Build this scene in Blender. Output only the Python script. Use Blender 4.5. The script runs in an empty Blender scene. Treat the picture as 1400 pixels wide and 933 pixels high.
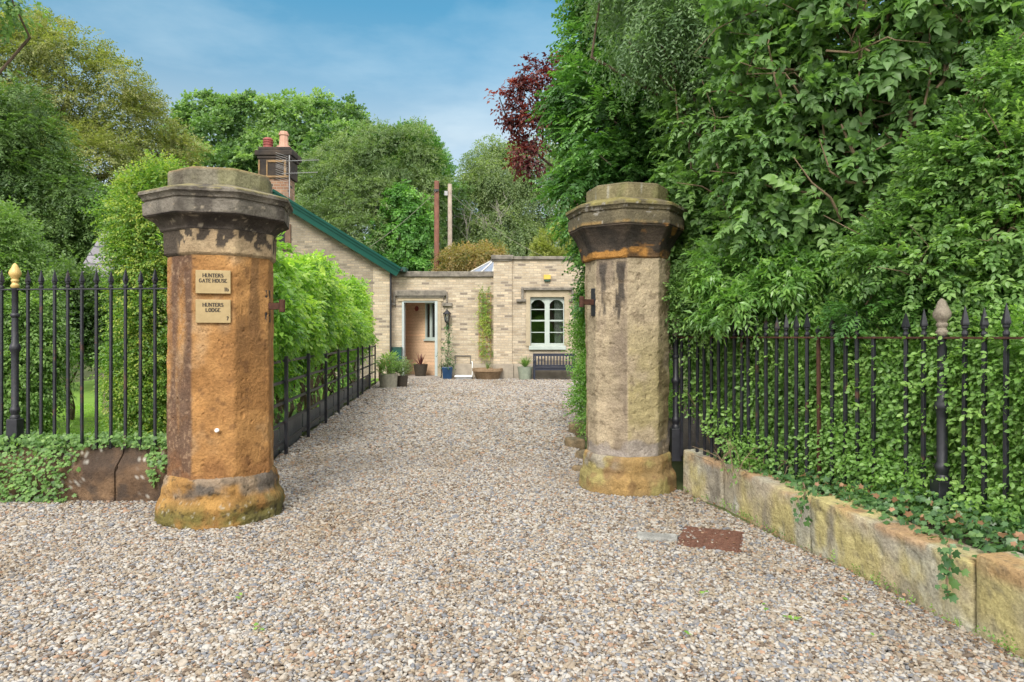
import bpy, bmesh, math, random
import numpy as np
from mathutils import Vector, Matrix

random.seed(7)
rng = np.random.default_rng(7)
scene = bpy.context.scene
COL = scene.collection
F, EYE = 933.0, 1.5
R = math.radians

def P(px, py, Y):
    return np.array([(px - 700) / F * Y, Y, EYE + (460 - py) / F * Y])

# ------------------------------------------------------------------ noise
def _hash(i, j, k, seed):
    h = (i * 374761393 + j * 668265263 + k * 1274126177 + seed * 974634777) & 0xFFFFFFFF
    h = ((h ^ (h >> 13)) * 1103515245) & 0xFFFFFFFF
    h = h ^ (h >> 16)
    return (h & 0xFFFF) / 65535.0

def vnoise(p, s, seed=0):
    q = np.asarray(p, float) * s + 1000.0
    b = np.floor(q).astype(np.int64)
    f = q - b
    f = f * f * (3 - 2 * f)
    i, j, k = b[:, 0], b[:, 1], b[:, 2]
    u, v, w = f[:, 0], f[:, 1], f[:, 2]
    r = 0
    for a in (0, 1):
        for c in (0, 1):
            for d in (0, 1):
                r = r + _hash(i + a, j + c, k + d, seed) * (u if a else 1 - u) * (v if c else 1 - v) * (w if d else 1 - w)
    return r

def fbm(p, s, seed=0, o=4):
    t, a, n = 0, 1.0, 0
    for k in range(o):
        t = t + a * vnoise(p, s * 2 ** k, seed + k * 17)
        n += a
        a *= .5
    return t / n

def sst(x, a, b):
    t = np.clip((x - a) / (b - a), 0, 1)
    return t * t * (3 - 2 * t)

def nrm(v):
    return v / np.maximum(np.linalg.norm(v, axis=-1, keepdims=True), 1e-9)

# ------------------------------------------------------------------ nodes
def nd(nt, kind, inp=None, **props):
    n = nt.nodes.new(kind)
    for k, v in props.items():
        setattr(n, k, v)
    for k, v in (inp or {}).items():
        s = n.inputs[k]
        if isinstance(v, bpy.types.NodeSocket):
            nt.links.new(v, s)
        else:
            s.default_value = v
    return n

def new_mat(name):
    m = bpy.data.materials.new(name)
    m.use_nodes = True
    nt = m.node_tree
    nt.nodes.clear()
    out = nt.nodes.new('ShaderNodeOutputMaterial')
    return m, nt, out

def c4(c):
    return (c[0], c[1], c[2], 1.0)

def ramp(nt, fac, stops, interp='LINEAR'):
    r = nt.nodes.new('ShaderNodeValToRGB')
    r.color_ramp.interpolation = interp
    e = r.color_ramp.elements
    while len(e) < len(stops):
        e.new(.5)
    for i, (p, c) in enumerate(stops):
        e[i].position = p
        e[i].color = c4(c)
    nt.links.new(fac, r.inputs[0])
    return r.outputs[0]

def obj_coord(nt):
    return nt.nodes.new('ShaderNodeTexCoord').outputs['Object']

def tex_noise(nt, vec, scale, detail=4, rough=.6, out='Fac'):
    return nd(nt, 'ShaderNodeTexNoise', {'Vector': vec, 'Scale': scale, 'Detail': detail, 'Roughness': rough}).outputs[out]

def mixc(nt, fac, a, b, mode='MIX'):
    n = nt.nodes.new('ShaderNodeMix')
    n.data_type = 'RGBA'
    n.blend_type = mode
    for idx, v in ((0, fac), (6, a), (7, b)):
        s = n.inputs[idx]
        if isinstance(v, bpy.types.NodeSocket):
            nt.links.new(v, s)
        elif idx == 0:
            s.default_value = v
        else:
            s.default_value = c4(v)
    return n.outputs[2]

def math_n(nt, op, a, b=0.0):
    n = nt.nodes.new('ShaderNodeMath')
    n.operation = op
    for i, v in enumerate((a, b)):
        if isinstance(v, bpy.types.NodeSocket):
            nt.links.new(v, n.inputs[i])
        else:
            n.inputs[i].default_value = v
    return n.outputs[0]

def finish(nt, out, color, rough=.7, height=None, bump=.3, dist=.02, metal=0.0, spec=.4):
    b = nd(nt, 'ShaderNodeBsdfPrincipled', {'Base Color': color if isinstance(color, bpy.types.NodeSocket) else c4(color),
                                            'Roughness': rough, 'Metallic': metal, 'Specular IOR Level': spec})
    if height is not None:
        bp = nd(nt, 'ShaderNodeBump', {'Height': height, 'Strength': bump, 'Distance': dist})
        nt.links.new(bp.outputs[0], b.inputs['Normal'])
    nt.links.new(b.outputs[0], out.inputs[0])
    return b

def mat_plain(name, c1, c2, scale=6, rough=.6, metal=0, bump=.2, spec=.4, dist=.01):
    m, nt, out = new_mat(name)
    v = obj_coord(nt)
    n = tex_noise(nt, v, scale, 6, .65)
    col = ramp(nt, n, [(.3, c1), (.7, c2)])
    finish(nt, out, col, rough, tex_noise(nt, v, scale * 6, 4), bump, dist, metal, spec)
    return m

def mat_stone_vcol(name, grain=1.0, bump=.8):
    m, nt, out = new_mat(name)
    v = obj_coord(nt)
    a = nd(nt, 'ShaderNodeAttribute', attribute_name='col').outputs['Color']
    n1 = tex_noise(nt, v, 9, 8, .7)
    n2 = tex_noise(nt, v, 70, 5, .7)
    g1 = ramp(nt, n1, [(.28, (.66, .64, .62)), (.55, (1, 1, 1)), (.75, (1.25, 1.22, 1.15))])
    g2 = ramp(nt, n2, [(.30, (.70, .69, .67)), (.5, (1, 1, 1)), (.68, (1.18, 1.17, 1.15))])
    c = mixc(nt, 1.0, mixc(nt, 1.0, a, (.78, .78, .78), 'MULTIPLY'), g1, 'MULTIPLY')
    c = mixc(nt, 1.0, c, g2, 'MULTIPLY')
    vor = nd(nt, 'ShaderNodeTexVoronoi', {'Vector': v, 'Scale': 38.0}).outputs['Distance']
    h = math_n(nt, 'ADD', math_n(nt, 'MULTIPLY', n2, .6), math_n(nt, 'ADD', math_n(nt, 'MULTIPLY', n1, 1.3), math_n(nt, 'MULTIPLY', vor, .35)))
    finish(nt, out, c, .92, h, bump, .015, 0, .2)
    return m

def mat_leaf(name, dark, mid, light, trans=.3, rough=.42, spec=.35, glow=(1.5, 1.7, .7)):
    m, nt, out = new_mat(name)
    a = nd(nt, 'ShaderNodeAttribute', attribute_name='rnd').outputs['Fac']
    dark, mid, light = [tuple(ch * g for ch in c) for c, g in ((dark, 1.7), (mid, 1.6), (light, 1.45))]
    def soft(c):
        l = .3 * c[0] + .6 * c[1] + .1 * c[2]
        return ((c[0] * .84 + l * .18) * 1.0, (c[1] * .88 + l * .12) * .99, (c[2] * .84 + l * .17) * .92)
    dark, mid, light = soft(dark), soft(mid), soft(light)
    trans = min(.5, trans + .12)
    col = ramp(nt, a, [(.08, dark), (.5, mid), (.92, light)])
    p = nd(nt, 'ShaderNodeBsdfPrincipled', {'Base Color': col, 'Roughness': rough, 'Specular IOR Level': spec})
    tc = mixc(nt, 1.0, col, glow, 'MULTIPLY')
    t = nd(nt, 'ShaderNodeBsdfTranslucent', {'Color': tc})
    mx = nd(nt, 'ShaderNodeMixShader', {0: trans, 1: p.outputs[0], 2: t.outputs[0]})
    nt.links.new(mx.outputs[0], out.inputs[0])
    return m

def mat_brick(name, c1, c2, dark, mortar, bw=.27, rh=.090, ms=.011, dirt=(.16, .13, .10), dirt_amt=.35):
    m, nt, out = new_mat(name)
    v = obj_coord(nt)
    sx = nd(nt, 'ShaderNodeSeparateXYZ', {0: v})
    cv = nd(nt, 'ShaderNodeCombineXYZ', {0: math_n(nt, 'ADD', sx.outputs[0], sx.outputs[1]), 1: sx.outputs[2]}).outputs[0]
    wob = tex_noise(nt, cv, 14, 2, .5, 'Color')
    cv2 = mixc(nt, .012, cv, wob, 'ADD')
    br = nd(nt, 'ShaderNodeTexBrick', {'Vector': cv2, 'Color1': (0, 0, 0, 1), 'Color2': (1, 1, 1, 1), 'Mortar': (.5, .5, .5, 1), 'Scale': 1.0,
                                       'Mortar Size': ms, 'Mortar Smooth': .2, 'Bias': 0.0, 'Brick Width': bw, 'Row Height': rh}, offset=.5, squash=1.0)
    bc = ramp(nt, br.outputs['Color'], [(0, dark), (.05, dark), (.09, c1), (.55, c2), (.8, c1), (.97, (c2[0] * 1.15, c2[1] * 1.1, c2[2] * 1.05))])
    n = tex_noise(nt, v, 1.1, 5, .65)
    n2 = tex_noise(nt, v, 22, 4, .65)
    bc = mixc(nt, 1.0, bc, ramp(nt, n2, [(.3, (.78, .77, .75)), (.7, (1.12, 1.1, 1.08))]), 'MULTIPLY')
    col = mixc(nt, br.outputs['Fac'], bc, mortar)
    col = mixc(nt, math_n(nt, 'MULTIPLY', ramp(nt, n, [(.48, (0, 0, 0)), (.72, (1, 1, 1))]), dirt_amt), col, dirt)
    h = math_n(nt, 'ADD', math_n(nt, 'MULTIPLY', br.outputs['Fac'], -1.0), math_n(nt, 'MULTIPLY', n2, .5))
    finish(nt, out, col, .88, h, .6, .012, 0, .2)
    return m

MAT = {}
MAT['stone'] = mat_stone_vcol('weathered_sandstone')
MAT['brick'] = mat_brick('buff_brick', (.37, .305, .22), (.49, .42, .32), (.22, .185, .15), (.35, .305, .24))
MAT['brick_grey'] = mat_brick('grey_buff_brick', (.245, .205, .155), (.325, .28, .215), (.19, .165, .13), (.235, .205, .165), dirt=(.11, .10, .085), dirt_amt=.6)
MAT['brick_red'] = mat_brick('red_chimney_brick', (.24, .13, .085), (.32, .20, .13), (.06, .045, .04), (.30, .25, .19), bw=.25, rh=.1, dirt=(.05, .045, .04), dirt_amt=.8)
MAT['peach'] = mat_brick('peach_painted_brick', (.60, .415, .27), (.65, .45, .295), (.58, .40, .26), (.45, .30, .19), bw=.9, rh=.115, ms=.007, dirt=(.4, .25, .16), dirt_amt=.2)
MAT['coping'] = mat_plain('coping_stone', (.07, .065, .055), (.26, .23, .19), 5, .9, 0, .5)
MAT['dress'] = mat_plain('dressed_sandstone', (.30, .245, .165), (.40, .335, .235), 4, .9, 0, .4)
MAT['plinth'] = mat_plain('grey_plinth_stone', (.22, .19, .15), (.38, .33, .26), 3, .9, 0, .4)
MAT['slate'] = mat_brick('slate_courses', (.15, .145, .16), (.21, .20, .225), (.12, .115, .13), (.05, .05, .055), bw=.3, rh=.19, ms=.014, dirt=(.14, .14, .11), dirt_amt=.4)
MAT['teal'] = mat_plain('teal_gloss_paint', (.0015, .042, .030), (.002, .055, .039), 3, .5, 0, .05, .15)
MAT['teal_dark'] = mat_plain('dark_green_paint', (.008, .05, .04), (.01, .065, .05), 3, .45, 0, .05)
MAT['window'] = mat_plain('pale_grey_paint', (.32, .37, .34), (.39, .44, .405), 6, .5, 0, .05)
MAT['doorframe'] = mat_plain('blue_grey_paint', (.33, .38, .38), (.42, .46, .45), 6, .5, 0, .05)
MAT['black'] = mat_plain('black_iron_paint', (.007, .0075, .011), (.017, .018, .024), 25, .42, 0, .35, .5, .004)
MAT['rust'] = mat_plain('rusty_iron', (.030, .013, .009), (.075, .031, .018), 30, .85, .0, .5, .3, .004)
MAT['brass'] = mat_plain('aged_brass', (.27, .20, .095), (.36, .27, .135), 12, .5, .25, .05)
MAT['ink'] = mat_plain('dark_engraving', (.03, .022, .015), (.05, .035, .02), 12, .7)
MAT['gold'] = mat_plain('gold_paint', (.42, .29, .085), (.52, .37, .14), 20, .45, .1, .2)
MAT['bare_stone'] = mat_plain('flaking_paint_finial', (.10, .08, .06), (.27, .235, .18), 34, .85, 0, .6)
MAT['terracotta'] = mat_plain('terracotta', (.36, .15, .075), (.48, .23, .12), 8, .8)
MAT['redpot'] = mat_plain('dark_red_clay', (.17, .035, .03), (.26, .06, .05), 8, .6)
MAT['paleclay'] = mat_plain('pale_clay', (.36, .20, .14), (.50, .30, .22), 8, .85)
MAT['soot'] = mat_plain('sooty_stone', (.010, .010, .012), (.055, .040, .028), 2.6, .9, 0, .5)
MAT['navy'] = mat_plain('navy_paint', (.012, .015, .028), (.02, .024, .042), 8, .5)
MAT['bluepot'] = mat_plain('blue_glaze', (.012, .035, .085), (.02, .055, .12), 5, .25)
MAT['darkpot'] = mat_plain('dark_brown_pot', (.025, .02, .014), (.06, .045, .03), 20, .6)
MAT['greenpot'] = mat_plain('sage_pot', (.20, .23, .18), (.28, .31, .24), 8, .6)
MAT['stonepot'] = mat_plain('grey_stone_pot', (.17, .16, .12), (.30, .28, .22), 12, .9)
MAT['trough'] = mat_plain('brown_stone_trough', (.17, .11, .06), (.30, .21, .13), 8, .9)
MAT['white'] = mat_plain('white_plastic', (.72, .73, .70), (.82, .82, .80), 6, .4, 0, .05)
MAT['yellow'] = mat_plain('yellow_plastic', (.50, .34, .05), (.58, .40, .08), 6, .5, 0, .05)
MAT['darkgreen'] = mat_plain('dark_green_plastic', (.01, .035, .02), (.015, .05, .03), 6, .5, 0, .05)
MAT['galv'] = mat_plain('dull_aluminium', (.22, .22, .22), (.32, .32, .32), 12, .5, .4, .05)
MAT['polewood'] = mat_plain('red_brown_pole', (.12, .05, .035), (.22, .10, .065), 4, .85)
MAT['palewood'] = mat_plain('pale_weathered_pole', (.26, .21, .17), (.42, .35, .28), 4, .9)
MAT['bark'] = mat_plain('brown_bark', (.06, .042, .028), (.15, .11, .075), 9, .95, 0, .8)
MAT['bark_pale'] = mat_plain('tan_bark', (.11, .078, .045), (.19, .14, .085), 9, .9, 0, .6)
MAT['bark_grey'] = mat_plain('grey_dead_twig', (.24, .22, .19), (.36, .33, .29), 9, .9, 0, .6)
MAT['board'] = mat_plain('dark_edging_slate', (.03, .034, .04), (.085, .09, .095), 5, .5, 0, .4)
MAT['tile'] = mat_plain('grey_floor_tile', (.22, .19, .165), (.32, .28, .24), 5, .7)
MAT['soil'] = mat_plain('dark_soil', (.03, .022, .015), (.07, .05, .035), 12, .95, 0, .8)
MAT['lead'] = mat_plain('blue_grey_lead', (.13, .16, .21), (.20, .24, .31), 3, .45, .2, .1)
MAT['palestone'] = mat_plain('pale_flat_stone', (.38, .37, .34), (.56, .55, .51), 9, .85, 0, .5)
MAT['cotta_wood'] = mat_plain('trellis_wood', (.34, .19, .09), (.46, .28, .14), 9, .8)
MAT['manhole'] = mat_plain('rusted_cast_iron', (.085, .040, .028), (.17, .085, .058), 22, .9, 0, .8, .2)
MAT['curtain'] = mat_plain('white_curtain', (.6, .6, .6), (.72, .72, .72), 4, .9)
MAT['dim'] = mat_plain('brown_room_wall', (.20, .17, .12), (.28, .24, .18), 3, .9)

def mat_old_iron():
    m, nt, out = new_mat('old_black_iron')
    v = nd(nt, 'ShaderNodeNewGeometry').outputs['Position']
    n1 = tex_noise(nt, v, 25, 5, .65); n2 = tex_noise(nt, v, 5.5, 6, .7)
    c = ramp(nt, n1, [(.3, (.007, .0075, .011)), (.7, (.017, .018, .024))])
    c = mixc(nt, ramp(nt, n2, [(.60, (0, 0, 0)), (.67, (1, 1, 1))]), c, (.065, .030, .020))
    finish(nt, out, c, .5, n1, .4, .004, 0, .45)
    return m
MAT['black'] = mat_old_iron()

def mat_glass():
    m, nt, out = new_mat('window_glass')
    g = nd(nt, 'ShaderNodeBsdfGlossy', {'Color': (.9, .92, .95, 1), 'Roughness': .03})
    t = nd(nt, 'ShaderNodeBsdfTransparent', {'Color': (.80, .84, .80, 1)})
    fr = nd(nt, 'ShaderNodeFresnel', {'IOR': 1.6})
    f2 = math_n(nt, 'ADD', fr.outputs[0], .08)
    mx = nd(nt, 'ShaderNodeMixShader', {0: f2, 1: t.outputs[0], 2: g.outputs[0]})
    nt.links.new(mx.outputs[0], out.inputs[0])
    return m
MAT['glass'] = mat_glass()

PALETTE = [(0.0, (.21, .145, .095)), (.10, (.42, .32, .22)), (.22, (.55, .45, .34)), (.36, (.33, .29, .26)), (.46, (.60, .53, .44)),
           (.58, (.24, .245, .27)), (.66, (.47, .35, .22)), (.76, (.62, .56, .49)), (.86, (.40, .39, .40)), (.94, (.52, .30, .17))]
PALETTE = [(p, tuple(.72 * g * (.78 * ch + .22 * (.3 * c[0] + .6 * c[1] + .1 * c[2])) for ch, g in zip(c, (.79, .815, .835)))) for p, c in PALETTE]
def mat_pebble():
    m, nt, out = new_mat('pebble_stone')
    r = nd(nt, 'ShaderNodeObjectInfo').outputs['Random']
    c = ramp(nt, r, PALETTE, 'CONSTANT')
    v = nd(nt, 'ShaderNodeTexCoord').outputs['Object']
    n = tex_noise(nt, v, 2.2, 5, .7)
    c = mixc(nt, 1.0, c, ramp(nt, n, [(.3, (.75, .75, .75)), (.7, (1.15, 1.14, 1.12))]), 'MULTIPLY')
    wp = nd(nt, 'ShaderNodeNewGeometry').outputs['Position']
    mp = nd(nt, 'ShaderNodeMapping', {'Vector': wp, 'Scale': (1.0, .35, 1.0)}).outputs[0]
    c = mixc(nt, 1.0, c, ramp(nt, tex_noise(nt, mp, .75, 4, .6), [(.34, (.84, .78, .70)), (.46, (1, 1, 1)), (.68, (1.05, 1.05, 1.05))]), 'MULTIPLY')
    finish(nt, out, c, .85, None, spec=.2)
    return m
MAT['pebble'] = mat_pebble()

def mat_gravel_bed():
    m, nt, out = new_mat('gravel_bed')
    v = obj_coord(nt)
    vo = nd(nt, 'ShaderNodeTexVoronoi', {'Vector': v, 'Scale': 42.0})
    sx = nd(nt, 'ShaderNodeSeparateXYZ', {0: vo.outputs['Color']})
    c = ramp(nt, sx.outputs[0], [(p, (q[0] * .72, q[1] * .70, q[2] * .68)) for p, q in PALETTE], 'CONSTANT')
    h = math_n(nt, 'MULTIPLY', vo.outputs['Distance'], -1.0)
    finish(nt, out, c, .95, h, 1.0, .02, 0, .1)
    return m
MAT['gravel'] = mat_gravel_bed()
MAT['earth'] = mat_plain('earth_and_grass', (.05, .065, .02), (.10, .12, .035), .8, .95, 0, .6)
MAT['lawn'] = mat_plain('lawn_turf', (.11, .21, .022), (.16, .29, .035), 2, .95, 0, .6)

# ------------------------------------------------------------------ objects
def tag(o, label=None, cat=None, group=None, kind=None):
    if label: o['label'] = label
    if cat: o['category'] = cat
    if group: o['group'] = group
    if kind: o['kind'] = kind
    return o

def empty(name, loc, label=None, cat=None, group=None, rz=0.0):
    o = bpy.data.objects.new(name, None)
    COL.objects.link(o)
    o.location = [float(c) for c in loc]
    o.rotation_euler = (0, 0, rz)
    o.empty_display_size = .2
    return tag(o, label, cat, group)

def origin_of(parent):
    if parent is None:
        return np.zeros(3)
    v = np.array(parent.location)
    if parent.parent is not None:
        v = v + origin_of(parent.parent)
    return v

def mesh_np(name, V, faces, mat, parent=None, attrs=None, smooth=False, world=True, sharp=None):
    """faces: (N,3)/(N,4) int array or list of index lists; V in world coordinates unless world=False."""
    V = np.asarray(V, np.float32)
    if world and parent is not None:
        V = V - origin_of(parent).astype(np.float32)
    me = bpy.data.meshes.new(name)
    if isinstance(faces, np.ndarray):
        n, k = faces.shape
        me.vertices.add(len(V))
        me.vertices.foreach_set('co', V.ravel())
        me.loops.add(n * k)
        me.loops.foreach_set('vertex_index', faces.astype(np.int32).ravel())
        me.polygons.add(n)
        me.polygons.foreach_set('loop_start', np.arange(0, n * k, k, dtype=np.int32))
    else:
        me.from_pydata([tuple(map(float, v)) for v in V], [], faces)
    if attrs:
        for an, (typ, arr) in attrs.items():
            a = me.attributes.new(an, typ, 'POINT')
            a.data.foreach_set('color' if typ == 'FLOAT_COLOR' else 'value', np.asarray(arr, np.float32).ravel())
    me.update(calc_edges=True)
    if not isinstance(faces, np.ndarray):
        me.validate()
    if smooth:
        me.polygons.foreach_set('use_smooth', np.ones(len(me.polygons), bool))
        if sharp:
            me.set_sharp_from_angle(angle=R(sharp))
    me.materials.append(mat)
    o = bpy.data.objects.new(name, me)
    COL.objects.link(o)
    if parent is not None:
        o.parent = parent
    return o

class MB:
    def __init__(self):
        self.v, self.f = [], []
    def add(self, vs, fs):
        b = len(self.v)
        self.v += [tuple(map(float, q)) for q in vs]
        self.f += [[i + b for i in f] for f in fs]
        return self
    def box(self, x0, x1, y0, y1, z0, z1):
        vs = [(x, y, z) for z in (z0, z1) for y in (y0, y1) for x in (x0, x1)]
        return self.add(vs, [[0, 2, 3, 1], [4, 5, 7, 6], [0, 1, 5, 4], [2, 6, 7, 3], [0, 4, 6, 2], [1, 3, 7, 5]])
    def bar(self, a, b, w, h, up=(0, 0, 1)):
        a, b = np.array(a, float), np.array(b, float)
        d = nrm(b - a)
        s = np.cross(d, up)
        if np.linalg.norm(s) < 1e-4: s = np.cross(d, (1, 0, 0))
        s = nrm(s); u = np.cross(s, d)
        vs = [p + s * i * w / 2 + u * j * h / 2 for p in (a, b) for j in (-1, 1) for i in (-1, 1)]
        return self.add(vs, [[0, 1, 3, 2], [4, 6, 7, 5], [0, 4, 5, 1], [2, 3, 7, 6], [0, 2, 6, 4], [1, 5, 7, 3]])
    def tube(self, pts, radii, n=8, cap=True):
        pts = [np.array(p, float) for p in pts]
        rings = []
        ref = np.array([.31, .17, .93])
        for i, p in enumerate(pts):
            d = nrm(pts[min(i + 1, len(pts) - 1)] - pts[max(i - 1, 0)])
            s = nrm(np.cross(d, ref)); u = np.cross(s, d)
            rings.append([p + radii[i] * (math.cos(2 * math.pi * k / n) * s + math.sin(2 * math.pi * k / n) * u) for k in range(n)])
        vs = [q for r in rings for q in r]
        fs = [[i * n + k, i * n + (k + 1) % n, (i + 1) * n + (k + 1) % n, (i + 1) * n + k] for i in range(len(pts) - 1) for k in range(n)]
        if cap:
            fs += [list(range(n))[::-1], [(len(pts) - 1) * n + k for k in range(n)]]
        return self.add(vs, fs)
    def lathe(self, prof, c=(0, 0, 0), n=16, phase=0.0, sx=1.0, sy=1.0):
        vs, fs = [], []
        for z, r in prof:
            for k in range(n):
                a = 2 * math.pi * k / n + phase
                vs.append((c[0] + sx * r * math.cos(a), c[1] + sy * r * math.sin(a), c[2] + z))
        m = len(prof)
        fs = [[i * n + k, i * n + (k + 1) % n, (i + 1) * n + (k + 1) % n, (i + 1) * n + k] for i in range(m - 1) for k in range(n)]
        fs += [list(range(n))[::-1], [(m - 1) * n + k for k in range(n)]]
        return self.add(vs, fs)
    def prism(self, poly, y0, y1):
        """poly: (x,z) outline, extruded along y."""
        n = len(poly)
        vs = [(x, y0, z) for x, z in poly] + [(x, y1, z) for x, z in poly]
        fs = [list(range(n)), [n + k for k in range(n)][::-1]] + [[k, n + k, n + (k + 1) % n, (k + 1) % n] for k in range(n)]
        return self.add(vs, fs)
    def xf(self, rz=0.0, loc=(0, 0, 0)):
        c, s = math.cos(rz), math.sin(rz)
        self.v = [(x * c - y * s + loc[0], x * s + y * c + loc[1], z + loc[2]) for x, y, z in self.v]
        return self
    def build(self, name, mat, parent=None, world=True, bevel=0.0, smooth=False):
        o = mesh_np(name, np.array(self.v), self.f, mat, parent, None, smooth, world, 40 if smooth else None)
        bm = bmesh.new(); bm.from_mesh(o.data)
        bmesh.ops.recalc_face_normals(bm, faces=bm.faces)
        bm.to_mesh(o.data); bm.free()
        if bevel:
            md = o.modifiers.new('bevel', 'BEVEL'); md.width = bevel; md.segments = 2; md.limit_method = 'ANGLE'
        return o

# ------------------------------------------------------------------ foliage engine
def T_leaf(l, w, fold=.18, curl=.12):
    v = np.array([(0, 0, 0), (.42 * l, w / 2, fold * w), (.42 * l, -w / 2, fold * w), (.5 * l, 0, 0), (l, 0, -curl * l)])
    f = np.array([(0, 3, 1), (0, 2, 3), (1, 3, 4), (3, 2, 4)])
    return v, f
def T_oval(l, w, fold=.15, curl=.1):
    v = np.array([(0, 0, 0), (.25 * l, w * .42, fold * w), (.25 * l, -w * .42, fold * w), (.62 * l, w * .46, fold * w), (.62 * l, -w * .46, fold * w),
                  (.5 * l, 0, 0), (l, 0, -curl * l)])
    f = np.array([(0, 5, 1), (0, 2, 5), (1, 5, 3), (2, 4, 5), (3, 5, 6), (5, 4, 6)])
    return v, f
def T_heart(l, w):
    pts = [(0, 0, 0), (-.06 * l, .25 * w, .05 * w), (.1 * l, .46 * w, .1 * w), (.35 * l, .46 * w, .1 * w), (.65 * l, .27 * w, .05 * w), (l, 0, -.14 * l)]
    mir = [(x, -y, z) for x, y, z in pts[1:5]]
    v = np.array(pts + mir + [(.4 * l, 0, -.02 * l)])
    f = [(0, 10, 1)] + [(i, 10, i + 1) for i in range(1, 5)] + [(0, 6, 10), (6, 7, 10), (7, 8, 10), (8, 9, 10), (9, 5, 10)]
    return v, np.array(f)
def T_ivy(l):
    ang = [0, 28, 52, 80, 115, 150, 180, 210, 245, 280, 308, 332]
    rad = [1, .55, .82, .5, .62, .45, .28, .45, .62, .5, .82, .55]
    v = [(0, 0, 0)] + [(.45 * l + l * .55 * r * math.cos(R(a)), l * .6 * r * math.sin(R(a)), -.07 * l * r) for a, r in zip(ang, rad)]
    v[0] = (.42 * l, 0, 0)
    f = [(0, i, i % 12 + 1) for i in range(1, 13)]
    return np.array(v), np.array(f)
def T_diamond(l, w):
    v = np.array([(0, 0, 0), (.45 * l, w / 2, 0), (.45 * l, -w / 2, 0), (l, 0, -.1 * l)])
    return v, np.array([(0, 2, 1), (1, 2, 3)])

def rotm(yaw, pitch, roll):
    cy, sy, cp, sp, cr, sr = math.cos(yaw), math.sin(yaw), math.cos(pitch), math.sin(pitch), math.cos(roll), math.sin(roll)
    Rz = np.array([[cy, -sy, 0], [sy, cy, 0], [0, 0, 1]])
    Ry = np.array([[cp, 0, sp], [0, 1, 0], [-sp, 0, cp]])
    Rx = np.array([[1, 0, 0], [0, cr, -sr], [0, sr, cr]])
    return Rz @ Ry @ Rx

def twig(leaf, n, length, spread=55, opp=False, droop=.15, jit=.5, tip=True, taper=.25, seed=0):
    """a twig along +X carrying leaves; returns verts, tris, leaf id per vertex."""
    r = random.Random(seed)
    lv, lf = leaf
    V, T, I = [], [], []
    k = 0
    for i in range(n):
        t = (i + .6) / n
        base = np.array([t * length, 0, -droop * length * t * t])
        for s in ((1, -1) if opp else ((1,) if i % 2 else (-1,))):
            yaw = s * R(spread * r.uniform(.7, 1.2))
            m = rotm(yaw, R(r.gauss(12, 22 * jit * 2)), R(r.gauss(0, 40 * jit)))
            sc = r.uniform(.75, 1.1) * (1 - taper * t)
            V.append(base + (lv * sc) @ m.T); T.append(lf + k); I.append(np.full(len(lv), len(I)))
            k += len(lv)
    if tip:
        m = rotm(R(r.gauss(0, 10)), R(20), R(r.gauss(0, 20)))
        V.append(np.array([length, 0, -droop * length]) + (lv * .8) @ m.T); T.append(lf + k); I.append(np.full(len(lv), len(I)))
    return np.concatenate(V), np.concatenate(T), np.concatenate(I)

def family(leaf, n, length, count=4, **kw):
    return [twig(leaf, n, length, seed=100 + i * 7, **kw) for i in range(count)]

def frond(n, length, w, blade, bw, droop=.35, seed=0):
    """flat conifer spray: an axis with paired narrow blades that get shorter to the tip."""
    r = random.Random(seed)
    lv, lf = T_diamond(1, 1)
    V, T, I = [], [], []
    k = 0
    for i in range(n):
        t = (i + .5) / n
        base = np.array([t * length, 0, -droop * length * t * t])
        for s in (1, -1):
            L = blade * (1.05 - .75 * t) * r.uniform(.75, 1.15)
            m = rotm(s * R(r.uniform(36, 58)), R(8 + 40 * droop * t + r.gauss(0, 9)), R(r.gauss(0, 25)))
            V.append(base + (lv * np.array([L, bw, L])) @ m.T); T.append(lf + k); I.append(np.full(4, len(I))); k += 4
    m = rotm(0, R(30 * droop), 0)
    V.append(np.array([length * .85, 0, -droop * length * .75]) + (lv * np.array([blade * .5, bw, blade * .5])) @ m.T)
    T.append(lf + k); I.append(np.full(4, len(I)))
    return np.concatenate(V), np.concatenate(T), np.concatenate(I)

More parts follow.
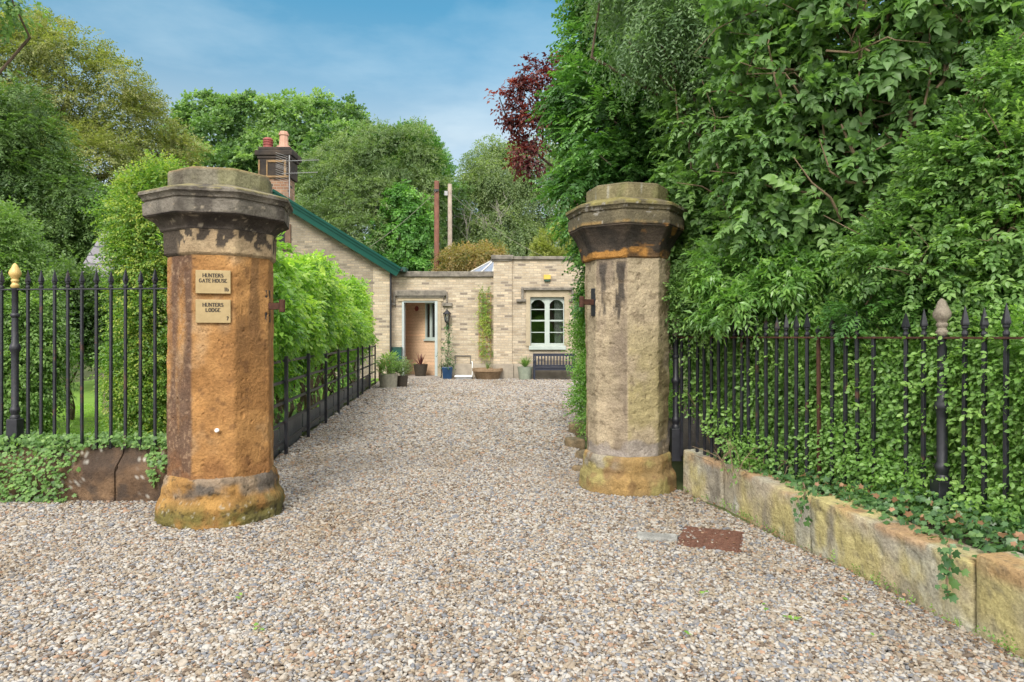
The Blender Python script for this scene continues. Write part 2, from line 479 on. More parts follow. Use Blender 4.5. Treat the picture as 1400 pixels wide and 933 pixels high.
FAM = {
    'lilac': family(T_heart(.085, .066), 4, .20, opp=True, droop=.25, jit=.5),
    'lilac_small': family(T_heart(.062, .046), 5, .20, opp=True, droop=.25, jit=.5),
    'privet': family(T_oval(.044, .024), 6, .17, opp=True, droop=.1, jit=.4),
    'hedge': family(T_oval(.032, .021), 7, .15, opp=False, droop=.1, jit=.5),
    'laurel': family(T_oval(.080, .046), 5, .16, droop=.35, jit=.6, spread=50, count=6),
    'laurel_far': family(T_leaf(.15, .055), 5, .2, droop=.45, jit=.4, spread=42, count=3),
    'strap': family(T_leaf(.085, .028), 6, .12, droop=.4, jit=.5, spread=50),
    'leafy': family(T_leaf(.11, .06), 5, .22, droop=.2, jit=.5, count=4),
    'beech': family(T_leaf(.13, .075), 6, .38, droop=.25, jit=.35, count=4),
    'oak': family(T_leaf(.24, .17), 5, .30, droop=.05, jit=.7, count=4),
    'birch': family(T_leaf(.17, .09), 6, .45, droop=.8, jit=.5, count=4),
    'willow': family(T_leaf(.20, .06), 7, .40, droop=.2, jit=.6, count=4),
    'fine': family(T_leaf(.05, .03), 6, .16, droop=.1, jit=.5, count=4),
    'ivytwig': family(T_leaf(.17, .13), 5, .24, droop=.4, jit=.4, count=4),
    'ivy': [(*T_ivy(.05), np.zeros(13)), (*T_ivy(.04), np.zeros(13)), (*T_ivy(.058), np.zeros(13))],
    'yew': [frond(7, .26, .12, .105, .026, .32, s) for s in range(4)],
    'cypress': [frond(8, .34, .08, .085, .016, .8, s) for s in range(4)],
    'darkyew': [frond(7, .45, .2, .17, .035, .5, s) for s in range(4)],
    'conifer': [frond(6, .55, .25, .26, .07, .2, s) for s in range(4)],
    'blade': family(T_diamond(.16, .010), 5, .02, droop=0, jit=.5, spread=80, count=4),
}

def sph(n):
    return nrm(rng.normal(size=(n, 3)))

def place(fam, pos, d, up, scale, tone, leafvar=.22):
    """instances of twig templates -> verts, tris, rnd."""
    n = len(pos)
    d = nrm(d)
    s = nrm(np.cross(up, d)); u = np.cross(d, s)
    ch = rng.integers(0, len(fam), n)
    Vs, Ts, Rs, off = [], [], [], 0
    for k, (tv, tt, ti) in enumerate(fam):
        m = np.where(ch == k)[0]
        if not len(m): continue
        A = np.stack([d[m], s[m], u[m]], 1)
        V = pos[m, None, :] + scale[m, None, None] * np.einsum('vj,njk->nvk', tv, A)
        nv = len(tv)
        T = tt[None] + (np.arange(len(m)) * nv)[:, None, None] + off
        nl = int(ti.max()) + 1
        lr = rng.uniform(-leafvar, leafvar, (len(m), nl))
        Rr = tone[m, None] + lr[:, ti.astype(int)]
        Vs.append(V.reshape(-1, 3)); Ts.append(T.reshape(-1, 3)); Rs.append(Rr.ravel())
        off += len(m) * nv
    return np.concatenate(Vs), np.concatenate(Ts), np.clip(np.concatenate(Rs), 0, 1)

def orient(out, a=1.0, b=.6, droop=.3, upo=.5, upz=.7, upr=.35):
    n = len(out)
    d = nrm(out * a + sph(n) * b + np.array([0, 0, -droop]))
    up = out * upo + np.array([0, 0, upz]) + sph(n) * upr
    return d, up

def px_lobes(spec):
    """(px, py, rx_px, ry_px, Y, depth factor) -> centres, radii."""
    c, r = [], []
    for px, py, rx, ry, Y, df in spec:
        c.append(P(px, py, Y)); w = rx * Y / F
        r.append((w, w * df, ry * Y / F))
    return np.array(c), np.array(r)

def crown_samples(c, r, nclump, clump_r, per, inner=.45, flat=.75, back_keep=.35, tonevar=.3):
    area = (r[:, 0] * r[:, 2]) ** 1.0
    li = rng.choice(len(c), nclump * 4, p=area / area.sum())
    dirs = sph(len(li))
    rad = inner + (1 - inner) * rng.uniform(0, 1, len(li)) ** .45
    p = c[li] + r[li] * dirs * rad[:, None]
    out = nrm(dirs / r[li])
    keep = np.ones(len(li), bool)
    for k in range(len(c)):
        q = ((p - c[k]) / r[k])
        keep &= ~((np.einsum('ij,ij->i', q, q) < .42) & (li != k))
    cam = nrm(np.array([0, 0, EYE]) - p)
    facing = np.einsum('ij,ij->i', out, cam)
    keep &= (facing > -.25) | (rng.uniform(0, 1, len(li)) < back_keep)
    keep &= p[:, 2] > .05
    idx = np.where(keep)[0][:nclump]
    p, out = p[idx], out[idx]
    n = len(p)
    tone = np.clip(.5 + rng.normal(0, tonevar * .6, n), .05, .95)
    off = sph(n * per)
    o2 = np.repeat(out, per, 0)
    off = nrm(off + .5 * o2 + np.array([0, 0, .25]))
    cr = clump_r * rng.uniform(.6, 1.25, n)
    pos = np.repeat(p, per, 0) + off * (np.repeat(cr, per)[:, None] * rng.uniform(.25, 1, (n * per, 1)) ** .6) * np.array([1, 1, flat])
    tn = np.repeat(tone, per) + rng.uniform(-.12, .12, n * per)
    return pos, nrm(off + .5 * o2), tn, p

def foliage(name, fam, samples, mat, parent, scale=(.8, 1.2), a=1.0, b=.5, droop=.25, upo=.75, upz=.65, upr=.35, leafvar=.2):
    pos, out, tn = samples[:3]
    keep = pos[:, 2] > .02
    pos, out, tn = pos[keep], out[keep], tn[keep]
    d, up = orient(out, a, b, droop, upo, upz, upr)
    V, T, r = place(FAM[fam], pos, d, up, rng.uniform(scale[0], scale[1], len(pos)), tn, leafvar)
    return mesh_np(name, V, T, mat, parent, {'rnd': ('FLOAT', r)})

def limb_pts(a, b, sag=.1, n=5, wob=.06):
    a, b = np.array(a, float), np.array(b, float)
    L = np.linalg.norm(b - a)
    out = []
    for i in range(n + 1):
        t = i / n
        q = a + (b - a) * t
        if 0 < i < n: q = q + rng.normal(0, wob * L, 3) * np.array([1, 1, .5])
        q[2] += sag * L * math.sin(math.pi * t)
        out.append(q)
    return out

def tree(name, label, cat, base, lobes, fam, mat, nclump, clump_r, per, trunk_r, bark='bark', group=None, limbs=6, kw=None, skw=None, root_z=0.0, fork=.45, twigs=0, twig_r=.008, bumpy=4):
    c, r = px_lobes(lobes)
    if bumpy:
        c0, r0 = c.copy(), r.copy()
        for k in range(bumpy):
            dd = nrm(rng.normal(size=c0.shape) + np.array([0, -.3, .25]))
            ok = ((c0 + dd * r0 * .9)[:, 2] > .4)
            c = np.concatenate([c, (c0 + dd * r0 * .92)[ok]]); r = np.concatenate([r, (r0 * rng.uniform(.26, .46, (len(r0), 1)))[ok]])
    root = empty(name, (base[0], base[1], root_z), label, cat, group)
    s = crown_samples(c, r, nclump, clump_r, per, **(skw or {}))
    foliage('crown', fam, s, mat, root, **(kw or {}))
    m = MB()
    top = c[:len(lobes)][np.argmax(c[:len(lobes), 2])].copy()
    b0 = np.array([base[0], base[1], root_z - .05])
    tp = limb_pts(b0, top, 0, 6, .015)
    m.tube(tp, [trunk_r * (1.25 if i == 0 else 1 - .13 * i) for i in range(7)], 8)
    pts = s[3]
    sel = rng.choice(len(pts), min(limbs, len(pts)), replace=False)
    for k in sel:
        t = rng.uniform(fork * .6, .9)
        st = tp[min(5, max(1, int(t * 6)))]
        m.tube(limb_pts(st, pts[k], .05, 4), [trunk_r * .4, trunk_r * .3, trunk_r * .2, trunk_r * .13, trunk_r * .06], 6)
    if twigs:
        for k in rng.choice(len(pts), min(twigs, len(pts)), replace=False):
            q = pts[k]; o = nrm(q - c[np.argmin(np.linalg.norm((c - q) / r, axis=1))])
            L = clump_r * rng.uniform(1.6, 3.2)
            a_ = q - o * L * .7 + np.array([0, 0, -.3 * L]) + rng.normal(0, .2 * L, 3); b_ = q + o * L * .35 + rng.normal(0, .35 * L, 3) + np.array([0, 0, .15 * L])
            w_ = twig_r * rng.uniform(.6, 1.3)
            m.tube(limb_pts(a_, b_, .05, 4, .08), [w_, w_ * .85, w_ * .7, w_ * .5, w_ * .25], 5)
    m.build('trunk', MAT[bark], root, smooth=True)
    return root

def slab_samples(path, z0, z1, thick, n, side, bulge=.15, seed=3, tonevar=.2, top_frac=.15, zpow=1.0, nscale=2.2):
    """points on the face (and top) of a hedge that runs along path; side=+1 means the face looks to the left of the path."""
    path = np.array(path, float)
    seg = np.linalg.norm(np.diff(path, axis=0), axis=1)
    cum = np.concatenate([[0], np.cumsum(seg)])
    t = rng.uniform(0, cum[-1], n)
    k = np.clip(np.searchsorted(cum, t) - 1, 0, len(seg) - 1)
    u = (t - cum[k]) / seg[k]
    xy = path[k] + (path[k + 1] - path[k]) * u[:, None]
    dv = nrm(path[k + 1] - path[k])
    nr = np.stack([-dv[:, 1], dv[:, 0]], 1) * side
    tt = t / cum[-1]
    za = np.interp(tt, np.linspace(0, 1, len(z0)), z0); zb = np.interp(tt, np.linspace(0, 1, len(z1)), z1)
    v = rng.uniform(0, 1, n) ** zpow
    z = za + (zb - za) * v
    is_top = rng.uniform(0, 1, n) < top_frac
    z = np.where(is_top, zb, z)
    dep = np.where(is_top, rng.uniform(0, thick, n), thick * rng.uniform(0, 1, n) ** 2.2 * .6)
    q = np.stack([t, z, np.zeros(n)], 1)
    bl = (fbm(q, nscale, seed, 3) - .5) * 2 * bulge
    pos = np.concatenate([xy + nr * (bl - dep)[:, None], (z + np.where(is_top, bl * .8, 0))[:, None]], 1)
    out = np.concatenate([nr, np.zeros((n, 1))], 1)
    out[is_top] = out[is_top] * .3 + np.array([0, 0, 1])
    out = nrm(out + rng.normal(0, .2, (n, 3)))
    tone = .5 + (fbm(q + 31, nscale * 1.3, seed + 5, 3) - .5) * 2 * tonevar * 2 + rng.normal(0, .08, n)
    return pos, out, tone

# leaf colours
LF = {
    'lilac': mat_leaf('lilac_leaf', (.034, .082, .022), (.074, .158, .040), (.13, .24, .058), .28),
    'privet': mat_leaf('privet_leaf', (.036, .088, .020), (.080, .17, .036), (.15, .265, .056), .28),
    'hedge': mat_leaf('hedge_leaf', (.05, .12, .02), (.095, .20, .034), (.17, .30, .05), .3),
    'strap': mat_leaf('shiny_leaf', (.036, .098, .017), (.075, .18, .029), (.15, .28, .045), .3, .3, .5),
    'yew': mat_leaf('yew_needles', (.018, .062, .012), (.045, .135, .022), (.11, .25, .038), .25),
    'cypress': mat_leaf('cypress_needles', (.045, .09, .043), (.082, .15, .062), (.125, .21, .085), .25),
    'copper': mat_leaf('copper_leaf', (.035, .010, .014), (.085, .022, .022), (.16, .05, .03), .3, glow=(1.6, .7, .6)),
    'laurel': mat_leaf('bright_laurel_leaf', (.052, .135, .012), (.13, .25, .020), (.27, .38, .035), .36),
    'olive': mat_leaf('olive_beech_leaf', (.055, .08, .018), (.115, .135, .032), (.19, .20, .055), .28),
    'darkyew': mat_leaf('dark_conifer', (.022, .055, .013), (.052, .105, .024), (.10, .175, .036), .25),
    'grey': mat_leaf('grey_green_leaf', (.06, .10, .045), (.11, .16, .07), (.18, .24, .10), .25),
    'shrub': mat_leaf('shrub_leaf', (.05, .11, .025), (.09, .17, .036), (.15, .25, .055), .28),
    'column': mat_leaf('column_leaf', (.045, .11, .014), (.10, .19, .022), (.26, .30, .035), .3),
    'oak': mat_leaf('oak_leaf', (.035, .085, .025), (.08, .16, .045), (.15, .25, .075), .28),
    'willow': mat_leaf('willow_leaf', (.045, .085, .03), (.085, .14, .048), (.14, .20, .068), .25),
    'ivytree': mat_leaf('ivy_clad_leaf', (.025, .085, .012), (.05, .16, .018), (.11, .26, .025), .28),
    'birch': mat_leaf('birch_leaf', (.05, .09, .035), (.10, .15, .055), (.17, .23, .08), .3),
    'yellow': mat_leaf('golden_leaf', (.09, .12, .02), (.16, .19, .03), (.25, .27, .045), .3),
    'orange': mat_leaf('rusty_leaf', (.07, .085, .018), (.16, .13, .035), (.28, .17, .065), .3),
    'ivy': mat_leaf('ivy_leaf', (.018, .06, .018), (.04, .105, .028), (.085, .17, .04), .2, .35, .45),
    'grass': mat_leaf('grass_blade', (.09, .20, .012), (.15, .30, .02), (.22, .38, .035), .35),
    'clip': mat_leaf('clipped_hedge_leaf', (.04, .12, .012), (.085, .20, .02), (.16, .30, .035), .3),
    'red': mat_leaf('cordyline_leaf', (.05, .015, .018), (.09, .025, .025), (.14, .04, .03), .2, glow=(1.5, .7, .7)),
    'dry': mat_leaf('dry_leaf', (.10, .055, .025), (.19, .10, .05), (.30, .17, .09), .2, glow=(1.2, 1, .8)),
}
#PART2
# ================================================================== GROUND
g = MB().box(-260, 260, -40, 300, -.5, -.012)
tag(g.build('ground', MAT['earth']), kind='structure')

DRIVE = [(-9.0, -3.0), (6.0, -3.0), (2.42, 2.9), (1.98, 5.0), (1.62, 6.6), (1.15, 7.0), (.86, 8.6), (.95, 10.5), (1.6, 15), (2.4, 20), (3.3, 24.3),
         (-4.6, 24.3), (-4.22, 21.2), (-2.95, 8.9), (-2.75, 7.2), (-2.6, 6.2), (-5.0, 6.18), (-9.0, 6.15)]
def inside(x, y, poly=DRIVE):
    c = np.zeros(len(x), bool)
    j = len(poly) - 1
    for i in range(len(poly)):
        xi, yi = poly[i]; xj, yj = poly[j]
        with np.errstate(divide='ignore', invalid='ignore'):
            c ^= ((yi > y) != (yj > y)) & (x < (xj - xi) * (y - yi) / (yj - yi) + xi)
        j = i
    return c
g = MB(); n = len(DRIVE)
g.add([(x, y, 0) for x, y in DRIVE], [list(range(n))])
tag(g.build('gravel_drive', MAT['gravel']), kind='structure')

def pebbles():
    pts, siz = [], []
    for y0, y1, step, s in ((2.3, 5.2, .0145, .0102), (5.2, 8.5, .0168, .0117), (8.5, 13, .023, .0160), (13, 24.2, .032, .022)):
        for lay in (0, 1):
            x0, x1 = -.92 * y1 - .9, min(.92 * y1 + .9, 3.3)
            xs = np.arange(x0, x1, step); ys = np.arange(y0, y1, step)
            X, Y = np.meshgrid(xs, ys)
            X = X.ravel() + rng.uniform(-.55, .55, X.size) * step; Y = Y.ravel() + rng.uniform(-.55, .55, Y.size) * step
            k = inside(X, Y) & (np.abs(X) < .90 * Y + .8)
            if lay: k &= rng.uniform(0, 1, X.size) < .55
            for cx, cy, rr in ((-2.44, 5.75, .50), (1.15, 6.8, .48)):
                k &= (X - cx) ** 2 + (Y - cy) ** 2 > rr ** 2
            qx, qy = X - 1.46, Y - 5.02                       # manhole
            near_cover = (np.abs(qx * .93 - qy * .36) < .225) & (np.abs(qx * .36 + qy * .93) < .27)
            k &= ~(near_cover & (rng.uniform(0, 1, X.size) > .06 + .5 * sst(vnoise(np.stack([X, Y, X * 0], 1), 9, 4), .62, .8)))
            k &= ~((((X - 1.07) / .14) ** 2 + ((Y - 5.03) / .09) ** 2) < 1)
            X, Y = X[k], Y[k]
            q = np.stack([X, Y, X * 0], 1)
            zz = .004 + lay * s * .75 + (vnoise(q, 1.6, 5) - .4) * .012
            pts.append(np.stack([X, Y, zz], 1)); siz.append(s * rng.lognormal(0, .26, len(X)))
    pts = np.concatenate(pts); siz = np.concatenate(siz)
    o = mesh_np('gravel', pts, np.zeros((0, 3), int), MAT['pebble'], None, {'size': ('FLOAT', siz)})
    tag(o, 'loose pale and brown pebbles covering the whole drive', 'gravel', kind='stuff')
    ng = bpy.data.node_groups.new('pebble_scatter', 'GeometryNodeTree')
    ng.interface.new_socket('Geometry', in_out='INPUT', socket_type='NodeSocketGeometry')
    ng.interface.new_socket('Geometry', in_out='OUTPUT', socket_type='NodeSocketGeometry')
    gi = ng.nodes.new('NodeGroupInput'); go = ng.nodes.new('NodeGroupOutput')
    toi = ng.nodes.new('GeometryNodeGeometryToInstance')
    for k in range(6):
        ico = ng.nodes.new('GeometryNodeMeshIcoSphere'); ico.inputs['Subdivisions'].default_value = 2; ico.inputs['Radius'].default_value = 1.0
        pos = ng.nodes.new('GeometryNodeInputPosition')
        ad = ng.nodes.new('ShaderNodeVectorMath'); ad.operation = 'ADD'; ad.inputs[1].default_value = (k * 3.7, k * 1.9, k * 5.1)
        ng.links.new(pos.outputs[0], ad.inputs[0])
        no = ng.nodes.new('ShaderNodeTexNoise'); no.inputs['Scale'].default_value = .85; no.inputs['Detail'].default_value = 1.5
        ng.links.new(ad.outputs[0], no.inputs['Vector'])
        su = ng.nodes.new('ShaderNodeVectorMath'); su.operation = 'SUBTRACT'; su.inputs[1].default_value = (.5, .5, .5)
        ng.links.new(no.outputs['Color'], su.inputs[0])
        sc = ng.nodes.new('ShaderNodeVectorMath'); sc.operation = 'SCALE'; sc.inputs['Scale'].default_value = 1.6
        ng.links.new(su.outputs[0], sc.inputs[0])
        sp = ng.nodes.new('GeometryNodeSetPosition')
        ng.links.new(ico.outputs[0], sp.inputs['Geometry']); ng.links.new(sc.outputs[0], sp.inputs['Offset'])
        sm = ng.nodes.new('GeometryNodeSetMaterial'); sm.inputs['Material'].default_value = MAT['pebble']
        ng.links.new(sp.outputs[0], sm.inputs['Geometry'])
        ss = ng.nodes.new('GeometryNodeSetShadeSmooth'); ng.links.new(sm.outputs[0], ss.inputs[0])
        ng.links.new(ss.outputs[0], toi.inputs[0])
    def rnd(kind, lo, hi, seed):
        r = ng.nodes.new('FunctionNodeRandomValue'); r.data_type = kind
        idx = {'FLOAT_VECTOR': (0, 1, 0), 'INT': (4, 5, 2)}[kind]
        r.inputs[idx[0]].default_value = lo; r.inputs[idx[1]].default_value = hi
        r.inputs['Seed'].default_value = seed
        return r.outputs[idx[2]]
    iop = ng.nodes.new('GeometryNodeInstanceOnPoints')
    ng.links.new(gi.outputs[0], iop.inputs['Points']); ng.links.new(toi.outputs[0], iop.inputs['Instance'])
    iop.inputs['Pick Instance'].default_value = True
    ng.links.new(rnd('INT', 0, 5, 3), iop.inputs['Instance Index'])
    ng.links.new(rnd('FLOAT_VECTOR', (-.45, -.45, 0), (.45, .45, 6.283), 4), iop.inputs['Rotation'])
    na = ng.nodes.new('GeometryNodeInputNamedAttribute'); na.data_type = 'FLOAT'; na.inputs['Name'].default_value = 'size'
    sv = ng.nodes.new('ShaderNodeVectorMath'); sv.operation = 'SCALE'
    ng.links.new(rnd('FLOAT_VECTOR', (.8, .62, .42), (1.35, 1.0, .72), 5), sv.inputs[0]); ng.links.new(na.outputs[0], sv.inputs['Scale'])
    ng.links.new(sv.outputs[0], iop.inputs['Scale'])
    ng.links.new(iop.outputs[0], go.inputs[0])
    md = o.modifiers.new('scatter', 'NODES'); md.node_group = ng
pebbles()

g = MB().add([(-12, 6.3, .05), (-2.75, 6.3, .05), (-3.0, 9, .05), (-4.3, 21, .05), (-4.4, 23.5, .05), (-14, 23.5, .05)], [[0, 1, 2, 3, 4, 5]])
tag(g.build('lawn', MAT['lawn']), kind='structure')

# ================================================================== GATE PILLARS
PHI0 = R(-77)
def oct_part(name, c, prof, colf, amp, parent, dz=.011, na=36, fine=1.0, seed=1, lump=0.0, soft=.994, zmap=None):
    zs = [prof[0]]
    for (z0, r0), (z1, r1) in zip(prof[:-1], prof[1:]):
        L = max(abs(z1 - z0), abs(r1 - r0)); k = max(1, int(L / dz))
        for i in range(1, k + 1):
            zs.append((z0 + (z1 - z0) * i / k, r0 + (r1 - r0) * i / k))
    zs = np.array(zs)
    N = 8 * na
    az = PHI0 - math.pi / 8 + np.arange(N) * 2 * math.pi / N
    loc = ((az - PHI0 + math.pi / 8) % (math.pi / 4)) - math.pi / 8
    ro = np.minimum(math.cos(math.pi / 8) / np.cos(loc), soft)
    Z, A = np.meshgrid(zs[:, 0], az, indexing='ij')
    RR = zs[:, 1][:, None] * ro[None, :]
    p = np.stack([c[0] + RR * np.cos(A), c[1] + RR * np.sin(A), Z], -1).reshape(-1, 3)
    out = np.stack([np.cos(A), np.sin(A), 0 * A], -1).reshape(-1, 3)
    edge = np.tile(np.abs(loc) / (math.pi / 8), len(zs))
    d = (fbm(p, 5, seed, 4) - .5) * 2 * amp - amp * 1.2 * edge ** 5 * sst(fbm(p, 7, seed + 4, 3), .42, .7)
    if lump: d += (fbm(p * np.array([.6, .6, 2.2]), 5, seed + 9, 3) - .55) * lump
    d += -fine * .008 * sst(fbm(p, 26, seed + 7, 2), .70, .82) + fine * .0022 * (fbm(p * np.array([1, 1, 1.8]), 30, seed + 21, 2) - .5)
    p = p + out * d[:, None]
    f = []
    nz = len(zs)
    i = np.arange(nz - 1)[:, None] * N + np.arange(N)[None]
    i2 = np.arange(nz - 1)[:, None] * N + (np.arange(N) + 1)[None] % N
    quads = np.stack([i, i2, i2 + N, i + N], -1).reshape(-1, 4)
    t0, t1 = np.array([[c[0], c[1], zs[0, 0]]]), np.array([[c[0], c[1], zs[-1, 0]]])
    nb = len(p)
    k = np.arange(N); k2 = (k + 1) % N
    tris = np.concatenate([np.stack([k2, k, 0 * k + nb], 1), np.stack([(nz - 1) * N + k, (nz - 1) * N + k2, 0 * k + nb + 1], 1)])
    allp = np.concatenate([p, t0, t1])
    if zmap: allp_out = allp.copy(); allp_out[:, 2] = np.interp(allp[:, 2], zmap[0], zmap[1])
    else: allp_out = allp
    faces = np.concatenate([np.concatenate([quads[:, :3]]), np.stack([quads[:, 0], quads[:, 2], quads[:, 3]], 1), tris])
    col = colf(allp, (np.concatenate([A.ravel(), [PHI0, PHI0]]) + math.pi) % (2 * math.pi) - math.pi)
    col = np.concatenate([np.clip(col, .004, .95), np.ones((len(col), 1))], 1)
    return mesh_np(name, allp_out, faces, MAT['stone'], parent, {'col': ('FLOAT_COLOR', col)}, smooth=True, sharp=33)

def mixv(a, b, m):
    return a * (1 - m[:, None]) + np.array(b) * m[:, None]
def basec(p, a, b, s, seed):
    m = fbm(p, s, seed, 5)
    return mixv(np.tile(np.array(a, float), (len(p), 1)), b, sst(m, .35, .65))
def streaky(p, s, seed):
    return fbm(p * np.array([1, 1, .13]), s, seed, 4)
DEG = 180 / math.pi

# ---- left pillar (orange)
CL = (-2.44, 5.75)
def col_lshaft(p, az):
    c = basec(p, (.46, .245, .090), (.34, .172, .062), 4, 11)
    c = mixv(c, (.46, .31, .17), sst(fbm(p, 3, 12, 4), .50, .68) * .75)
    a = az * DEG
    z = p[:, 2]
    left = sst(-a, 97, 100.5) * (1 - sst(-a, 158, 166))
    st = left * sst(streaky(p, 5, 13) + .10 - .10 * sst(z, .6, 1.0) * 0, .40, .56)
    c = mixv(c, (.115, .07, .052), st * .88)
    c = mixv(c, (.36, .24, .15), left * sst(fbm(p, 40, 15, 2), .60, .72) * .6)
    right = sst(a, -56, -52)
    c = mixv(c, (.17, .095, .045), right * sst(streaky(p, 7, 16), .52, .68) * sst(z, 1.1, 1.7) * .7)
    c = mixv(c, (.15, .075, .035), sst(fbm(p, 14, 17, 3), .64, .74) * .55)
    c = mixv(c, (.24, .11, .045), sst(-z, -.62, -.45) * sst(fbm(p, 6, 19, 3), .45, .6) * .6)
    return c
def col_lneck(p, az):
    c = basec(p, (.47, .36, .22), (.38, .28, .17), 6, 21)
    fl = sst(fbm(p * np.array([1, 1, .7]), 17, 22, 4) + .16 * sst(p[:, 2], 2.20, 2.34), .585, .615) * sst(p[:, 2], 2.215, 2.25)
    a = az * DEG
    fl = np.maximum(fl, sst(-a, 112, 122) * sst(streaky(p, 8, 24), .38, .44))
    c = mixv(c, (.05, .042, .037), fl * .92)
    return c
def col_lcap(p, az):
    z = p[:, 2]
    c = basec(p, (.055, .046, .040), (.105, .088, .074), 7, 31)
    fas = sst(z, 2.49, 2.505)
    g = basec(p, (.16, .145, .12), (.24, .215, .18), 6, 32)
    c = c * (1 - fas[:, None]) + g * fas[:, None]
    c = mixv(c, (.06, .052, .045), fas * sst(streaky(p, 8, 33), .53, .66) * .75)
    c = mixv(c, (.42, .36, .27), sst(fbm(p * np.array([1, 1, 2.5]), 19, 34, 3), .70, .74) * .6)
    c = mixv(c, (.26, .23, .10), sst(z, 2.675, 2.69) * sst(fbm(p, 12, 35, 3), .42, .6) * .8)
    return c
def col_lblock(p, az):
    c = basec(p, (.17, .155, .115), (.25, .23, .17), 6, 41)
    c = mixv(c, (.10, .085, .065), sst(streaky(p, 9, 42), .5, .65) * .7)
    c = mixv(c, (.22, .22, .09), sst(fbm(p, 5, 43, 3), .5, .7) * .5)
    c = mixv(c, (.30, .20, .08), sst(p[:, 2], 2.865, 2.885) * .6)
    return c
def col_lbase(p, az):
    z = p[:, 2]
    c = basec(p, (.42, .24, .075), (.30, .165, .055), 6, 51)
    c = mixv(c, (.26, .21, .16), sst(z, .2, .26) * sst(fbm(p, 5, 52, 4), .40, .58) * .85)
    c = mixv(c, (.11, .10, .09), sst(z, .2, .26) * sst(fbm(p, 7, 53, 4), .54, .66) * .8)
    c = mixv(c, (.145, .135, .04), (1 - sst(z, .08, .24)) * sst(fbm(p, 6, 54, 4), .33, .52) * .88)
    a = az * DEG
    c = mixv(c, (.13, .12, .05), sst(a, -58, -30) * sst(fbm(p, 6, 55, 4), .36, .55) * .8)
    c = mixv(c, (.5, .49, .42), sst(fbm(p, 45, 56, 2), .72, .78) * (1 - sst(z, .1, .3)) * .6)
    c = mixv(c, (.05, .04, .025), sst(fbm(p, 30, 57, 2), .70, .76) * .7)
    return c
root = empty('gate_pillar', (CL[0], CL[1], 0), 'orange sandstone gate pillar with two brass plates beside left railings', 'gate pillar')
oct_part('base', CL, [(-.08, .525), (.05, .528), (.15, .522), (.185, .50), (.215, .478), (.245, .472), (.33, .468), (.365, .455), (.385, .43)], col_lbase, .016, root, seed=3, lump=.05, soft=.965)
oct_part('shaft', CL, [(.37, .427), (.9, .427), (1.5, .425), (2.0, .423), (2.19, .421)], col_lshaft, .0055, root, seed=5, zmap=([-1, 1.6, 2.19, 2.357, 2.489, 2.698, 2.893, 3.2], [-1, 1.6, 2.150, 2.335, 2.452, 2.642, 2.836, 3.1]), lump=.008)
oct_part('necking', CL, [(2.178, .425), (2.19, .440), (2.20, .447), (2.215, .446), (2.345, .452), (2.362, .458)], col_lneck, .003, root, seed=6, zmap=([-1, 1.6, 2.19, 2.357, 2.489, 2.698, 2.893, 3.2], [-1, 1.6, 2.150, 2.335, 2.452, 2.642, 2.836, 3.1]), fine=.3)
oct_part('capital', (CL[0] - .02, CL[1]), [(2.357, .45), (2.37, .462), (2.385, .462), (2.40, .470), (2.43, .492), (2.455, .520), (2.472, .552), (2.48, .572), (2.488, .572), (2.489, .582), (2.595, .588),
                         (2.602, .572), (2.616, .572), (2.622, .586), (2.645, .596), (2.662, .612), (2.664, .618), (2.692, .618), (2.698, .610), (2.73, .50), (2.76, .40)], col_lcap, .0018, root, seed=7, zmap=([-1, 1.6, 2.19, 2.357, 2.489, 2.698, 2.893, 3.2], [-1, 1.6, 2.150, 2.335, 2.452, 2.642, 2.836, 3.1]), fine=.3)
oct_part('top_block', CL, [(2.715, .419), (2.87, .419), (2.886, .412), (2.893, .40)], col_lblock, .004, root, seed=8, zmap=([-1, 1.6, 2.19, 2.357, 2.489, 2.698, 2.893, 3.2], [-1, 1.6, 2.150, 2.335, 2.452, 2.642, 2.836, 3.1]), fine=.5)

# ---- right pillar (buff)
CR = (1.15, 6.82)
def col_rshaft(p, az):
    a = az * DEG; z = p[:, 2]
    c = basec(p, (.46, .375, .255), (.39, .32, .215), 4, 61)
    fl = sst(-a, 98, 101) * (1 - sst(-a, 143, 146))
    c = mixv(c, (.21, .165, .125), fl * sst(fbm(p * np.array([1, 1, .5]), 3.5, 62, 5) + .14 * sst(z, .7, 1.2) - .14 * sst(z, 1.6, 2.0), .38, .56) * .85)
    w1 = np.exp(-((-a - 133) / 7.0) ** 2) + np.exp(-((-a - 108) / 8.0) ** 2) * .95 + .55 * np.exp(-((-a - 120) / 5.0) ** 2)
    dn = fbm(p * np.array([1, 1, .22]), 16, 63, 5)
    stre = fl * sst(w1 * (1 - .75 * sst(-z, -2.1, -1.5)) + (dn - .5) * 1.5, .42, .66) * (1 - sst(z, 2.15, 2.21)) * sst(z, 1.35, 1.6)
    c = mixv(c, (.06, .052, .046), np.clip(stre, 0, 1) * .92)
    fr = sst(a, -99.5, -97)
    c = mixv(c, (.36, .305, .145), fr * (1 - sst(z, 1.0, 1.9)) * sst(fbm(p, 4, 64, 4), .38, .6) * .8)
    c = mixv(c, (.16, .12, .08), sst(fbm(p, 16, 65, 3), .62, .72) * .5)
    c = mixv(c, (.34, .30, .27), (1 - sst(z + (fbm(p, 5, 66, 3) - .5) * .35, .47, .52)) * .85)
    c = mixv(c, (.20, .15, .08), sst(a, -56, -50) * sst(fbm(p, 4, 67, 4), .42, .6) * .7)
    return c
